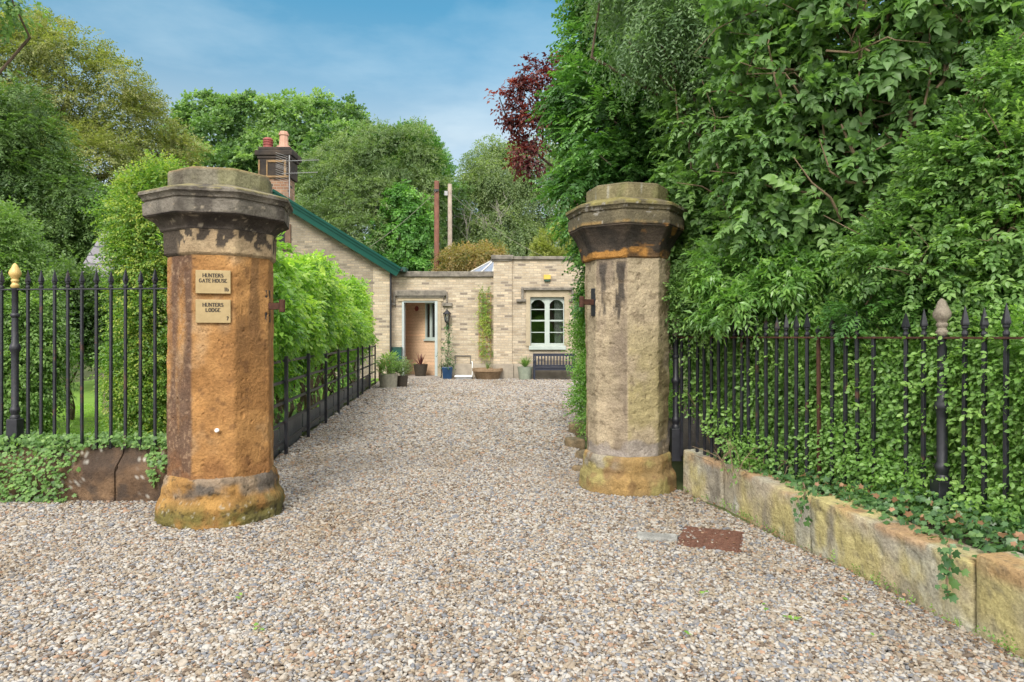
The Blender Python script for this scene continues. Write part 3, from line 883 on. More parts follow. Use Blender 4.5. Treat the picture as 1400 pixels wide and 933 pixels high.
def col_rcap(p, az):
    z = p[:, 2]
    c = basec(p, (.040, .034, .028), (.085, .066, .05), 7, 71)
    c = mixv(c, (.44, .22, .06), (1 - sst(z + (fbm(p, 7, 72, 4) - .5) * .16, 2.285, 2.30)) * (1 - .8 * sst(az * DEG, -99, -96) * sst(fbm(p, 6, 74, 3), .40, .5)))
    c = mixv(c, (.34, .17, .055), sst(az * DEG, -95, -60) * sst(fbm(p * np.array([1, 1, 2]), 9, 73, 3), .59, .66) * .9)
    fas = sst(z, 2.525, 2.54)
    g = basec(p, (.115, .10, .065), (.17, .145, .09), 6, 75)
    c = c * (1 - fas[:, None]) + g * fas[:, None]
    c = mixv(c, (.33, .22, .09), sst(z, 2.525, 2.54) * (1 - sst(z, 2.545, 2.56)) * sst(fbm(p, 9, 76, 3), .45, .6))
    c = mixv(c, (.24, .21, .08), sst(z, 2.685, 2.70) * sst(fbm(p, 10, 77, 3), .34, .55))
    c = mixv(c, (.40, .38, .34), sst(fbm(p, 20, 78, 3), .69, .73) * fas * .7)
    return c
def col_rblock(p, az):
    c = basec(p, (.21, .185, .10), (.29, .25, .14), 6, 81)
    c = mixv(c, (.17, .175, .065), sst(fbm(p, 5, 83, 3), .45, .65) * .6)
    c = mixv(c, (.38, .37, .32), sst(streaky(p, 10, 84), .64, .7) * .7)
    c = mixv(c, (.12, .10, .06), sst(p[:, 2], 2.90, 2.92) * .6)
    return c
def col_rbase(p, az):
    z = p[:, 2]
    c = basec(p, (.37, .24, .095), (.29, .20, .09), 6, 91)
    c = mixv(c, (.34, .30, .115), sst(fbm(p, 5, 92, 4), .46, .62) * .8)
    c = mixv(c, (.32, .29, .25), sst(z, .2, .26) * sst(-az * DEG, 100, 130) * sst(fbm(p, 6, 93, 3), .45, .6) * .8)
    c = mixv(c, (.20, .12, .06), sst(fbm(p, 9, 94, 3), .6, .72) * .6)
    return c
root = empty('gate_pillar', (CR[0], CR[1], 0), 'buff sandstone gate pillar with dark streaks beside right railings', 'gate pillar')
oct_part('base', CR, [(-.08, .50), (.11, .50), (.15, .492), (.185, .465), (.21, .455), (.31, .452), (.345, .438), (.36, .42)], col_rbase, .010, root, seed=13, lump=.03, soft=.975)
oct_part('shaft', CR, [(.35, .412), (.9, .415), (1.5, .42), (2.0, .425), (2.225, .425)], col_rshaft, .008, root, seed=15, zmap=([-1, 1.6, 2.22, 2.529, 2.71, 2.932, 3.2], [-1, 1.6, 2.245, 2.547, 2.745, 2.958, 3.22]), lump=.028)
oct_part('capital', (CR[0] - .015, CR[1]), [(2.215, .428), (2.228, .442), (2.245, .444), (2.30, .455), (2.36, .470), (2.42, .495), (2.47, .527), (2.50, .552), (2.512, .566), (2.528, .566), (2.529, .574), (2.625, .580),
                         (2.632, .564), (2.646, .564), (2.652, .578), (2.67, .586), (2.684, .598), (2.686, .604), (2.710, .604), (2.716, .596), (2.75, .50), (2.79, .39)], col_rcap, .0018, root, seed=17, zmap=([-1, 1.6, 2.22, 2.529, 2.71, 2.932, 3.2], [-1, 1.6, 2.245, 2.547, 2.745, 2.958, 3.22]), fine=.3)
oct_part('top_block', CR, [(2.73, .410), (2.915, .410), (2.925, .403), (2.932, .39)], col_rblock, .003, root, seed=18, zmap=([-1, 1.6, 2.22, 2.529, 2.71, 2.932, 3.2], [-1, 1.6, 2.245, 2.547, 2.745, 2.958, 3.22]), fine=.3)

# ---- brass plates with engraved serif capitals
GLY = {
 'H': [((.0, 0), (.0, 1), 2), ((.62, 0), (.62, 1), 2), ((0, .5), (.62, .5), 1)],
 'U': [((.0, 1), (.0, .28), 2), ((.0, .28), (.12, .05), 2), ((.12, .05), (.32, 0), 1), ((.32, 0), (.5, .06), 1), ((.5, .06), (.6, .28), 1), ((.6, .28), (.6, 1), 1)],
 'N': [((.0, 0), (.0, 1), 1), ((.0, 1), (.62, 0), 2), ((.62, 0), (.62, 1), 1)],
 'T': [((.3, 0), (.3, 1), 2), ((0, 1), (.6, 1), 1), ((0, 1), (0, .82), 1), ((.6, 1), (.6, .82), 1)],
 'E': [((0, 0), (0, 1), 2), ((0, 1), (.48, 1), 1), ((0, .52), (.36, .52), 1), ((0, 0), (.5, 0), 1), ((.48, 1), (.48, .84), 1), ((.5, 0), (.5, .18), 1)],
 'R': [((0, 0), (0, 1), 2), ((0, 1), (.34, 1), 1), ((.34, 1), (.48, .87), 2), ((.48, .87), (.48, .66), 2), ((.48, .66), (.34, .52), 2), ((.34, .52), (0, .52), 1), ((.26, .52), (.6, 0), 2)],
 'S': [((.46, .82), (.36, .98), 1), ((.36, .98), (.14, .98), 1), ((.14, .98), (.03, .82), 2), ((.03, .82), (.08, .62), 2), ((.08, .62), (.40, .42), 2), ((.40, .42), (.48, .22), 2), ((.48, .22), (.36, .02), 2), ((.36, .02), (.12, .02), 1), ((.12, .02), (.0, .2), 1)],
 'G': [((.58, .8), (.46, .96), 1), ((.46, .96), (.26, 1), 1), ((.26, 1), (.08, .82), 2), ((.08, .82), (.0, .5), 2), ((.0, .5), (.08, .18), 2), ((.08, .18), (.28, 0), 2), ((.28, 0), (.5, .04), 1), ((.5, .04), (.58, .16), 1), ((.58, .16), (.58, .42), 2), ((.42, .42), (.66, .42), 1)],
 'A': [((0, 0), (.32, 1), 1), ((.32, 1), (.64, 0), 2), ((.12, .36), (.5, .36), 1)],
 'O': [((.32, 1), (.1, .84), 2), ((.1, .84), (.0, .5), 2), ((.0, .5), (.1, .16), 2), ((.1, .16), (.32, 0), 2), ((.32, 0), (.54, .16), 2), ((.54, .16), (.64, .5), 2), ((.64, .5), (.54, .84), 2), ((.54, .84), (.32, 1), 2)],
 'L': [((0, 0), (0, 1), 2), ((0, 0), (.48, 0), 1), ((.48, 0), (.48, .2), 1)],
 'D': [((0, 0), (0, 1), 2), ((0, 1), (.3, 1), 1), ((.3, 1), (.54, .82), 2), ((.54, .82), (.62, .5), 2), ((.62, .5), (.54, .18), 2), ((.54, .18), (.3, 0), 2), ((.3, 0), (0, 0), 1)],
 '1': [((.2, 0), (.2, 1), 2), ((.04, .8), (.2, 1), 1), ((.05, 0), (.35, 0), 1)],
 'b': [((0, 0), (0, 1), 2), ((0, .58), (.28, .62), 1), ((.28, .62), (.44, .46), 2), ((.44, .46), (.44, .18), 2), ((.44, .18), (.28, 0), 2), ((.28, 0), (0, .04), 1)],
 '7': [((0, 1), (.44, 1), 2), ((.44, 1), (.16, 0), 2)],
}
WID = {'H': .62, 'U': .6, 'N': .62, 'T': .6, 'E': .5, 'R': .6, 'S': .48, 'G': .62, 'A': .64, 'O': .64, 'L': .48, 'D': .62, '1': .36, 'b': .44, '7': .44}
SERIF = {'H': [(0, 0), (0, 1), (.62, 0), (.62, 1)], 'U': [(0, 1), (.6, 1)], 'N': [(0, 0), (0, 1), (.62, 1)], 'T': [(.3, 0)], 'R': [(0, 0), (.6, 0)], 'A': [(0, 0), (.64, 0)]}
def text_width(s, h):
    return sum((.34 if ch == ' ' else WID[ch] + .24) * h for ch in s) - .24 * h
def text_mb(m, s, x, z, h, y=-.006):
    for ch in s:
        if ch == ' ': x += .34 * h; continue
        for a, b, w in GLY[ch]:
            m.bar((x + a[0] * h, y, z + a[1] * h), (x + b[0] * h, y, z + b[1] * h), .0045 if w == 1 else .0075, .002, up=(0, 1, 0))
        for sx, sz in SERIF.get(ch, []):
            m.bar((x + sx * h - .13 * h, y - .0004, z + sz * h), (x + sx * h + .13 * h, y - .0004, z + sz * h), .0038, .002, up=(0, 1, 0))
        x += (WID[ch] + .24) * h
ap = .427 * math.cos(math.pi / 8)
fn = np.array([math.cos(PHI0), math.sin(PHI0)]); tn = np.array([-fn[1], fn[0]])
def on_face(side, z, off):
    q = np.array(CL) + fn * (ap + off) + tn * side
    return (q[0], q[1], z)
def plate(zc, lines, num, label):
    rz = PHI0 + math.pi / 2
    root = empty('name_plate', on_face(.005, zc - .09, .016), label, 'name plate', None, rz)
    MB().box(-.128, .128, -.005, .012, 0, .182).build('plate', MAT['brass'], root, world=False, bevel=.002)
    z = .128
    for s in lines:
        m = MB()
        h = .027
        text_mb(m, s, -text_width(s, h) / 2, z, h)
        m.build('lettering', MAT['ink'], root, world=False)
        z -= .041
    m = MB()
    text_mb(m, num, .112 - text_width(num, .028), .02, .028)
    m.build('house_number', MAT['ink'], root, world=False)
plate(1.925, ['HUNTERS', 'GATE HOUSE'], '1b', 'upper brass plate reading HUNTERS GATE HOUSE on orange pillar')
plate(1.695, ['HUNTERS', 'LODGE'], '7', 'lower brass plate reading HUNTERS LODGE on orange pillar')
# small white stub and iron hinge brackets
m = MB(); q0 = np.array(on_face(.035, .76, .0)); q1 = np.array(on_face(.035, .765, .045))
m.tube([q0, q1], [.015, .015], 10).tube([q1, q1 + (q1 - q0) * .15], [.010, .009], 8)
tag(m.build('pipe_stub', MAT['white']), 'small white pipe stub low on the orange pillar', 'pipe')

def hinge(c, az, z, L, label, arm='rust'):
    a = R(az); f = np.array([math.cos(a), math.sin(a), 0]); t = np.array([-f[1], f[0], 0])
    b = np.array([c[0], c[1], 0]) + f * (.425 * math.cos(math.pi / 8)) + np.array([0, 0, z])
    root = empty('hinge_bracket', b, label, 'hinge')
    MB().bar(b + f * .004 - np.array([0, 0, .135]), b + f * .004 + np.array([0, 0, .135]), .075, .03, up=f).build('plate', MAT['black'], root, bevel=.004)
    m = MB().bar(b + f * .01, b + f * (L - .02), .03, .055)
    m.tube([b + f * L - np.array([0, 0, .05]), b + f * L + np.array([0, 0, .055])], [.026, .026], 10)
    m.build('pin_arm', MAT['rust'], root, bevel=.004)
hinge(CL, -8, 1.75, .14, 'rusty hinge bracket on inner side of the orange pillar')
hinge(CR, -152, 1.83, .15, 'rusty hinge bracket on inner side of the buff pillar')

# ================================================================== LOW WALLS
def rough_block(name, c, half, rz, parent, colf, bev=.02, amp=.008, cell=.022, seed=1, shape=None, label=None):
    hx, hy, hz = half
    P_, F_ = [], []
    for ax in range(3):
        for sg in (-1, 1):
            o1, o2 = [(1, 2), (2, 0), (0, 1)][ax]
            n1, n2 = max(2, int(2 * half[o1] / cell)), max(2, int(2 * half[o2] / cell))
            u, v = np.meshgrid(np.linspace(-1, 1, n1 + 1), np.linspace(-1, 1, n2 + 1), indexing='ij')
            q = np.zeros(((n1 + 1) * (n2 + 1), 3))
            q[:, ax] = sg * half[ax]; q[:, o1] = u.ravel() * half[o1]; q[:, o2] = v.ravel() * half[o2]
            i = (np.arange(n1)[:, None] * (n2 + 1) + np.arange(n2)[None]).ravel()
            quad = np.stack([i, i + n2 + 1, i + n2 + 2, i + 1], 1)
            if sg < 0: quad = quad[:, ::-1]
            F_.append(quad + sum(len(x) for x in P_)); P_.append(q)
    q = np.concatenate(P_); f = np.concatenate(F_)
    h = np.array(half)
    cl = np.clip(q, -(h - bev), h - bev)
    nv = nrm(q - cl)
    q = cl + nv * bev
    if shape is not None: q = shape(q, h)
    cc, ss = math.cos(rz), math.sin(rz)
    Rm = np.array([[cc, -ss, 0], [ss, cc, 0], [0, 0, 1]])
    w = q @ Rm.T + np.array(c); nw = nv @ Rm.T
    key = np.round(w, 5)
    _, first, inv = np.unique(key, axis=0, return_index=True, return_inverse=True)
    inv = inv.ravel()
    w, nw = w[first], nw[first]
    f = inv[f]
    w = w + nw * ((fbm(w, 4, seed, 4) - .5) * 2 * amp - .012 * sst(fbm(w, 13, seed + 3, 3), .62, .75))[:, None]
    col = colf(w, nw)
    col = np.concatenate([np.clip(col, .004, .9), np.ones((len(col), 1))], 1)
    f = f[(f[:, 0] != f[:, 1]) & (f[:, 1] != f[:, 2]) & (f[:, 2] != f[:, 3]) & (f[:, 3] != f[:, 0])]
    o = mesh_np(name, w, np.concatenate([f[:, :3], f[:, [0, 2, 3]]]), MAT['stone'], parent, {'col': ('FLOAT_COLOR', col)}, smooth=True, sharp=40)
    if label: o['label'] = label
    return o

def col_rwall(p, n):
    c = basec(p, (.44, .37, .26), (.36, .33, .26), 3.5, 111)
    c = mixv(c, (.43, .375, .155), sst(streaky(p, 3.0, 112) * .4 + fbm(p, 2.6, 118, 5) * .6, .38, .56) * .85)
    c = mixv(c, (.42, .42, .38), sst(fbm(p * np.array([1, 1, .45]), 5, 113, 5), .54, .68) * .7)
    c = mixv(c, (.20, .18, .15), sst(fbm(p * np.array([1, 1, .4]), 6, 114, 4), .58, .70) * .7)
    top = sst(p[:, 2], .30, .36)
    c = mixv(c, (.36, .22, .11), top * sst(fbm(p, 5, 115, 3), .48, .64) * .8)
    c = mixv(c, (.13, .115, .09), sst(fbm(p, 24, 116, 2), .68, .76) * .5)
    return c * 1.12
def wob_top(seed, t0, t1):
    def f(q, h):
        m = (q[:, 2] > 0)
        x = (q[:, 0] / h[0] + 1) / 2
        q = q.copy()
        q[:, 2] += np.where(m, t0 + (t1 - t0) * x, 0)
        return q
    return f
WALLPTS = [(1.63, 6.55), (1.865, 6.02), (2.065, 4.74), (2.31, 3.42), (2.60, 1.8), (2.9, .3)]
root = empty('garden_wall', (2.1, 5.0, 0), 'low wall of big lichen yellowed stone blocks below right railings', 'garden wall')
for i, (hh, t0, t1) in enumerate(((.37, .05, 0), (.365, .02, -.02), (.36, .03, 0), (.40, .02, .0), (.42, 0, 0))):
    a, b = np.array(WALLPTS[i]), np.array(WALLPTS[i + 1])
    d = b - a; L = np.linalg.norm(d); ang = math.atan2(d[1], d[0]); nv = np.array([-d[1], d[0]]) / L
    mid = (a + b) / 2 + nv * .12
    rough_block('stone_block', (mid[0], mid[1], (hh - .1) / 2), (L / 2 - .006, .12, (hh + .1) / 2), ang, root, col_rwall, .022, .007, .022, 120 + i, wob_top(i, t0, t1))
# soil bed behind the wall
g = MB(); 
g.add([(1.70, 6.75, .33), (1.75, 6.5, .33), (1.98, 6.0, .325), (2.17, 4.75, .32), (2.42, 3.42, .34), (2.72, 1.8, .36), (3.0, .3, .36), (9, .3, .36), (9, 12, .36), (1.70, 12, .33)], [list(range(10))])
tag(g.build('planting_bed_soil', MAT['soil']), kind='structure')

def col_lwall(p, n):
    c = basec(p, (.075, .052, .038), (.16, .10, .06), 5, 131)
    c = mixv(c, (.24, .15, .085), sst(fbm(p, 3.5, 132, 4), .52, .68) * .8)
    c = mixv(c, (.60, .58, .52), sst(fbm(p, 60, 133, 2), .70, .76) * sst(fbm(p, 3.0, 134, 2), .45, .6) * .8)
    c = mixv(c, (.05, .042, .038), sst(fbm(p, 8, 135, 3), .58, .68) * .6)
    return c
def chamf(q, h):
    q = q.copy()
    fr = (q[:, 1] < 0)
    zt = sst(q[:, 2], h[2] - .20, h[2] - .02)
    q[:, 1] += np.where(fr, zt * .13, 0)
    return q
LW = [(-2.93, 6.10), (-3.56, 6.13), (-4.12, 6.16), (-4.9, 6.20), (-5.8, 6.25), (-6.8, 6.30)]
root = empty('garden_wall', (-4.0, 6.2, 0), 'low dark brown stone wall under ivy below left railings', 'garden wall')
for i in range(5):
    a, b = np.array(LW[i]), np.array(LW[i + 1]); d = a - b; L = np.linalg.norm(d); ang = math.atan2(d[1], d[0])
    mid = (a + b) / 2 + np.array([0, .17])
    rough_block('stone_block', (mid[0], mid[1], .20), (L / 2 - .004, .17, .28), ang, root, col_lwall, .014, .004, .024, 140 + i, chamf)

# ================================================================== RAILINGS
def spear_mb():
    m = MB()
    m.lathe([(0, .012), (.004, .017), (.014, .019), (.026, .017), (.032, .012), (.040, .0125), (.05, .019), (.062, .020)], n=10)
    m.lathe([(.062, .0185), (.068, .026), (.078, .0255), (.175, .003), (.18, .001)], n=4, phase=R(20))
    return m
BARMESH, SPEARMESH = {}, {}
def railing_bar(parent, x, y, z0, zr, mat, spear=True, rz=0.0, zs=1.0, label=None, lean=0.0):
    L = round(zr - z0, 2)
    k = (L, mat)
    loc = np.array([x, y, z0]) - origin_of(parent)
    if k not in BARMESH:
        o = MB().box(-.0115, .0115, -.0115, .0115, 0, L).build('bar', MAT[mat], None, bevel=.003)
        BARMESH[k] = o
    else:
        o = BARMESH[k].copy(); COL.objects.link(o)
    o.parent = parent; o.location = loc; o.rotation_euler = (lean * .5, lean, rz)
    if label: o['label'] = label
    elif 'label' in o: del o['label']
    if spear:
        if 's' not in SPEARMESH:
            s = spear_mb().build('spearhead', MAT['black'], None); SPEARMESH['s'] = s
        else:
            s = SPEARMESH['s'].copy(); COL.objects.link(s)
        s.parent = o; s.location = (0, 0, L); s.scale = (1, 1, zs)
    return o

def fin_prof(s=1.0):
    return [(z * s, r * s) for z, r in [(0, .030), (.012, .040), (.03, .040), (.04, .030), (.055, .027), (.068, .036), (.08, .037), (.09, .030), (.105, .036), (.13, .052), (.155, .054), (.18, .046), (.21, .034), (.235, .024), (.25, .013), (.258, .003)]]
def railing_post(parent, x, y, z0, zr, finmat, s=1.0, flabel=None):
    H = zr - z0
    b = (x, y, z0)
    m = MB()
    m.lathe([(.26, .04), (.28, .043), (.30, .032), (.33, .040), (.345, .044), (.36, .040), (.38, .030), (.56 * H, .031), (.60 * H, .033), (.615 * H, .043), (.63 * H, .047), (.645 * H, .043), (.66 * H, .030),
             (.82 * H, .027), (.825 * H, .036), (.835 * H, .039), (.845 * H, .036), (.85 * H, .027), (H - .01, .027), (H + .002, .034), (H + .012, .034)], b, 14)
    p = m.build('post', MAT['black'], parent, smooth=True)
    MB().box(x - .05, x + .05, y - .05, y + .05, z0 - .06, z0 + .262).build('foot', MAT['black'], p, bevel=.006)
    m = MB().lathe(fin_prof(s), (x, y, zr + .013), 16)
    V = np.array(m.v); a = np.arctan2(V[:, 1] - y, V[:, 0] - x); zz = (V[:, 2] - zr - .013) / s
    k = ((zz > .10) & (zz < .25)) * .10 * np.cos(4 * a + zz * 60)
    V[:, 0] = x + (V[:, 0] - x) * (1 + k); V[:, 1] = y + (V[:, 1] - y) * (1 + k)
    m.v = [tuple(q) for q in V]
    f = m.build('finial', MAT[finmat], p, smooth=True)
    if flabel: f['label'] = flabel
    return p

# right railing
A, B = np.array([1.62, 6.75]), np.array([2.71, 4.30])
fd = nrm(B - A)
root = empty('iron_railing', (2.2, 5.5, .33), 'black spear topped railing smothered by green hedge on right', 'railing')
RAILZ = 1.49
C_ = B + nrm(np.array([.24, -.97])) * 4.2
m = MB().bar((A[0], A[1], RAILZ), (B[0], B[1], RAILZ), .036, .013).bar((B[0], B[1], RAILZ), (C_[0], C_[1], RAILZ), .036, .013)
rl = m.build('top_rail', MAT['rust'], root, bevel=.002); rl['label'] = 'flat top rail with rust showing through'
railing_post(root, A[0], A[1], .33, RAILZ, 'bare_stone', .85)
railing_post(root, B[0], B[1], .33, RAILZ, 'bare_stone', .92, 'flaking bud finial with bare pale patches')
pxs = [932, 943, 953, 963.5, 973, 983, 993, 1003, 1013.5, 1024, 1036, 1048, 1061, 1075, 1089, 1103, 1120, 1137.5, 1155, 1173, 1194, 1239, 1262]
for px in pxs:
    k = (px - 700) / F
    t = (k * A[1] - A[0]) / ((B[0] - A[0]) - k * (B[1] - A[1]))
    q = A + (B - A) * t
    rusty = px == 1120
    sp = px != 1194
    zs = .45 if px in (943, 953, 1120) else rng.uniform(.9, 1.06)
    railing_bar(root, q[0], q[1], .33, RAILZ + .006, 'rust' if rusty else 'black', sp, rng.uniform(-.2, .2) + .42, zs,
                'bare rusty brown bar' if rusty else (None if sp else 'bar that has lost its spearhead'), rng.uniform(-.008, .008))
dC = nrm(C_ - B)
for k in range(1, 22):
    q = B + dC * (.135 * k + .02)
    railing_bar(root, q[0], q[1], .33, RAILZ + .006, 'black', True, .25, rng.uniform(.92, 1.08), None, rng.uniform(-.008, .008))

# left railing
A2, B2 = np.array([-3.02, 6.22]), np.array([-4.75, 6.36])
root = empty('iron_railing', (-3.9, 6.3, .47), 'black spear topped railing before the lawn on left', 'railing')
RZ2 = 1.935
E2 = B2 + nrm(B2 - A2) * 1.4
MB().bar((A2[0] + .06, A2[1], RZ2), (E2[0], E2[1], RZ2), .036, .013).build('top_rail', MAT['black'], root, bevel=.002)
for px in [232, 212, 191.7, 171.4, 151.6, 132, 112, 93, 74.6, 56, 38.5, 2, -17, -36, -55, -74]:
    k = (px - 700) / F
    t = (k * A2[1] - A2[0]) / ((B2[0] - A2[0]) - k * (B2[1] - A2[1]))
    q = A2 + (B2 - A2) * t
    o = railing_bar(root, q[0], q[1], .47, RZ2 + .006, 'black', True, rng.uniform(-.2, .2), rng.uniform(.92, 1.02), None, rng.uniform(-.006, .006))
k = (20.6 - 700) / F; t = (k * A2[1] - A2[0]) / ((B2[0] - A2[0]) - k * (B2[1] - A2[1])); q = A2 + (B2 - A2) * t
railing_post(root, q[0], q[1], .47, RZ2, 'gold', .9, 'gold painted bud finial')

# estate fence along the drive
FP = [(388, 623.6), (419.6, 599.6), (443, 580.7), (459, 567), (474.5, 556.7), (485.8, 546), (496.8, 541), (504.5, 533.5), (511.5, 527.5)]
fpts = []
for px, py in FP:
    Y = EYE * F / (py - 460); fpts.append(((px - 700) / F * Y, Y))
f0, f1 = np.array(fpts[0]), np.array(fpts[-1])
fdir = nrm(f1 - f0); flen = np.linalg.norm(f1 - f0)
root = empty('estate_fence', (f0[0], f0[1], 0), 'black iron five bar fence along left edge of gravel drive', 'fence')
st = f0 - fdir * 1.35
for z, h in ((1.19, .03), (.93, .028), (.67, .028), (.42, .028), (.18, .028)):
    MB().bar((st[0], st[1], z), (f1[0], f1[1], z), .022, .034).build('rail', MAT['black'], root)
proto = None
for i, (x, y) in enumerate(fpts + [tuple(st)]):
    tt = np.dot(np.array([x, y]) - f0, fdir); q = f0 + fdir * tt
    if proto is None:
        proto = MB().box(-.022, .022, -.022, .022, -.1, 1.25).build('post', MAT['black'], None, bevel=.004); o = proto
    else:
        o = proto.copy(); COL.objects.link(o)
    nrmv = np.array([-fdir[1], fdir[0]])
    o.parent = root; o.location = (q[0] - nrmv[0] * .03 - f0[0], q[1] - nrmv[1] * .03 - f0[1], 0)
    o.rotation_euler = (0, 0, math.atan2(fdir[1], fdir[0]))
nl = np.array([-fdir[1], fdir[0]])
a, b = st + nl * .10, f1 + nl * .10
m = MB(); k = 9
for i in range(k):
    p0 = a + (b - a) * (i / k + .003); p1 = a + (b - a) * ((i + 1) / k - .003)
    m.bar((p0[0], p0[1], .20), (p1[0], p1[1], .15), .02, .34 + .05 * math.sin(i * 2.3))
tag(m.build('edging_board', MAT['board'], None, bevel=.004), 'dark slate edging boards behind the foot of estate fence', 'edging')

# manhole and flat stone
root = empty('manhole_cover', (1.46, 5.02, .0), 'rusty square drain cover sunk in gravel', 'manhole cover', None, R(-21))
m = MB().box(-.225, .225, -.27, .27, -.05, .012)
m.build('frame', MAT['manhole'], root, world=False, bevel=.004)
m = MB().box(-.205, .205, -.25, .25, .0123, .018)
for i in range(9):
    for j in range(11):
        x, y = -.176 + i * .044, -.22 + j * .044
        m.box(x - .014, x + .014, y - .006, y + .006, .0181, .023) if (i + j) % 2 else m.box(x - .006, x + .006, y - .014, y + .014, .0181, .023)
m.build('lid', MAT['manhole'], root, world=False)
def col_flat(p, n):
    return .8 * basec(p, (.50, .50, .47), (.36, .36, .34), 9, 151)
o = rough_block('flat_stone', (1.07, 5.03, .012), (.145, .07, .024), R(-12), None, col_flat, .012, .006, .012, 150)
tag(o, 'pale flat stone lying in gravel beside rusty drain cover', 'stone')
for i, (px, py, s) in enumerate(((790, 592, .13), (786, 612, .11), (800, 628, .09), (793, 645, .07))):
    Y = EYE * F / (py - 460)
    o = rough_block('edging_stone', ((px - 700) / F * Y, Y, s * .35), (s, s * 1.2, s * .8), .3 * i, None, lambda p, n: basec(p, (.26, .19, .11), (.17, .14, .09), 6, 160), .04, .02, .02, 161 + i)
    tag(o, ['largest mossy edging stone under the clipped hedge', 'second mossy edging stone from the clipped hedge', 'third edging stone, between hedge and buff pillar', 'smallest edging stone touching the buff pillar base'][i], 'stone', 'edging stones beside the buff pillar')
# ================================================================== GATE LODGE
YG, YW, YR = 23.9, 24.15, 23.85          # gable, recessed wing, forward wing
def hx(px, Y): return (px - 700) / F * Y
def hz(py, Y): return EYE + (460 - py) / F * Y
house = empty('gate_lodge', (-2.5, 24.0, 0), 'cream brick lodge with green gable edge and flat roofed wing', 'house')
# gable wall
xa, za = hx(380, YG), hz(268, YG)
xr, xl = hx(533, YG), hx(227, YG)
ze = hz(364, YG)
slit = (hx(379.5, YG), hx(390.5, YG), hz(335, YG), hz(314, YG))
m = MB().prism([(xl, 0), (xr, 0), (xr, ze), (xa, za), (xl, ze)], YG, YG + .35)
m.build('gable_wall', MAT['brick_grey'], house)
MB().box(hx(533, YG) - .58, hx(533, YG), YG - .035, YG - .002, 0, ze - .05).build('corner_pier', MAT['brick'], house)
# slit window with stone frame
f = MB()
fx0, fx1, fz0, fz1 = hx(372, YG), hx(398, YG), hz(342, YG), hz(307, YG)
f.box(fx0, slit[0], YG - .07, YG + .02, fz0, fz1).box(slit[1], fx1, YG - .07, YG + .02, fz0, fz1).box(slit[0], slit[1], YG - .07, YG + .02, fz0, slit[2]).box(slit[0], slit[1], YG - .07, YG + .02, slit[3], fz1)
w = f.build('window', mat_plain('brown_stone_frame', (.10, .06, .042), (.17, .105, .07), 5, .9), house); w['label'] = 'narrow slit window in the gable'
MB().box(slit[0], slit[1], YG - .012, YG - .004, slit[2], slit[3]).build('pane', mat_plain('dark_opening', (.008, .007, .007), (.012, .011, .01), 3, .4), w)
# roof slopes + barge boards
def slope(x0, z0, x1, z1, y0, y1, t):
    d = nrm(np.array([x1 - x0, z1 - z0])); n = np.array([-d[1], d[0]])
    if n[1] < 0: n = -n
    return [(x0, z0), (x1, z1), (x1 + n[0] * t, z1 + n[1] * t), (x0 + n[0] * t, z0 + n[1] * t)]
ex, ez = hx(548, YG - .35), hz(368, YG - .35)
axx, azz = xa, hz(262, YG - .35)
lx = 2 * axx - ex
rf = MB()
rf.prism(slope(axx, azz - .06, ex, ez - .06, 0, 0, .07), YG - .33, YG + 8)
rf.prism(slope(axx, azz - .06, lx, ez - .06, 0, 0, .07), YG - .33, YG + 8)
roof = rf.build('roof', MAT['slate'], house)
bb = MB()
for sx in (ex, lx):
    for (o0, t, y0, y1) in ((-.30, .20, YG - .36, YG - .31), (-.11, .10, YG - .40, YG - .312), (-.02, .075, YG - .45, YG - .30)):
        dd = nrm(np.array([sx - axx, ez - azz])); n = np.array([-dd[1], dd[0]]); n = n if n[1] > 0 else -n
        poly = [(axx + n[0] * 0, azz + o0 / abs(n[1])), (sx + n[0] * o0, ez + n[1] * o0), (sx + n[0] * (o0 + t), ez + n[1] * (o0 + t)), (axx, azz + (o0 + t) / abs(n[1]))]
        bb.prism(poly, y0, y1)
bb.build('bargeboard', MAT['teal'], house)
for px, py in ((449, 311), (459, 317), (515, 350)):
    x, z = hx(px, YG), hz(py, YG)
    MB().box(x - .09, x + .09, YG - .30, YG, z - .16, z + .06).build('purlin_bracket', MAT['teal_dark'], house, bevel=.02)
MB().tube([(hx(534.5, YG), YG - .06, .0), (hx(534.5, YG), YG - .06, hz(372, YG))], [.035, .035], 8).build('downpipe', MAT['black'], house)
MB().box(hx(541, YG), hx(555, YG), YG - .12, YG + .5, hz(372, YG), hz(366, YG)).build('gutter', MAT['teal_dark'], house)
# chimney behind the apex
YC = 24.6
def cb(m, p0, p1, q0, q1, d=0.0):
    x0, x1 = hx(p0, YC), hx(p1, YC)
    return m.box(x0, x1, YC - d, YC + (x1 - x0) * .75, hz(q1, YC), hz(q0, YC))
ch = cb(MB(), 357, 394, 243, 330).build('chimney', MAT['brick_red'], house)
m = cb(MB(), 354, 397, 218, 242.8, .04)
m.build('stack_shaft', MAT['soot'], ch, bevel=.02)
m = MB(); cb(m, 352, 399, 213.5, 217.8, .06); cb(m, 349, 401, 206, 213.3, .10); cb(m, 353, 397, 201, 205.8, .03)
m.build('cornice', MAT['soot'], ch, bevel=.03)
m = MB()
for a_, b_ in ((354, 356), (365, 366.6), (389, 392), (395.5, 397)):
    m.box(hx(a_, YC), hx(b_, YC), YC - .075, YC - .043, hz(242, YC), hz(219.5, YC))
m.box(hx(354, YC), hx(397, YC), YC - .085, YC - .043, hz(243.5, YC), hz(241, YC)).box(hx(366.6, YC) + .003, hx(389, YC) - .003, YC - .07, YC - .043, hz(222.5, YC), hz(219.5, YC))
m.build('stack_panel_frame', mat_plain('ochre_stone_strip', (.10, .07, .045), (.34, .21, .09), 3, .9), ch)
x, z = hx(361, YC), hz(201, YC)
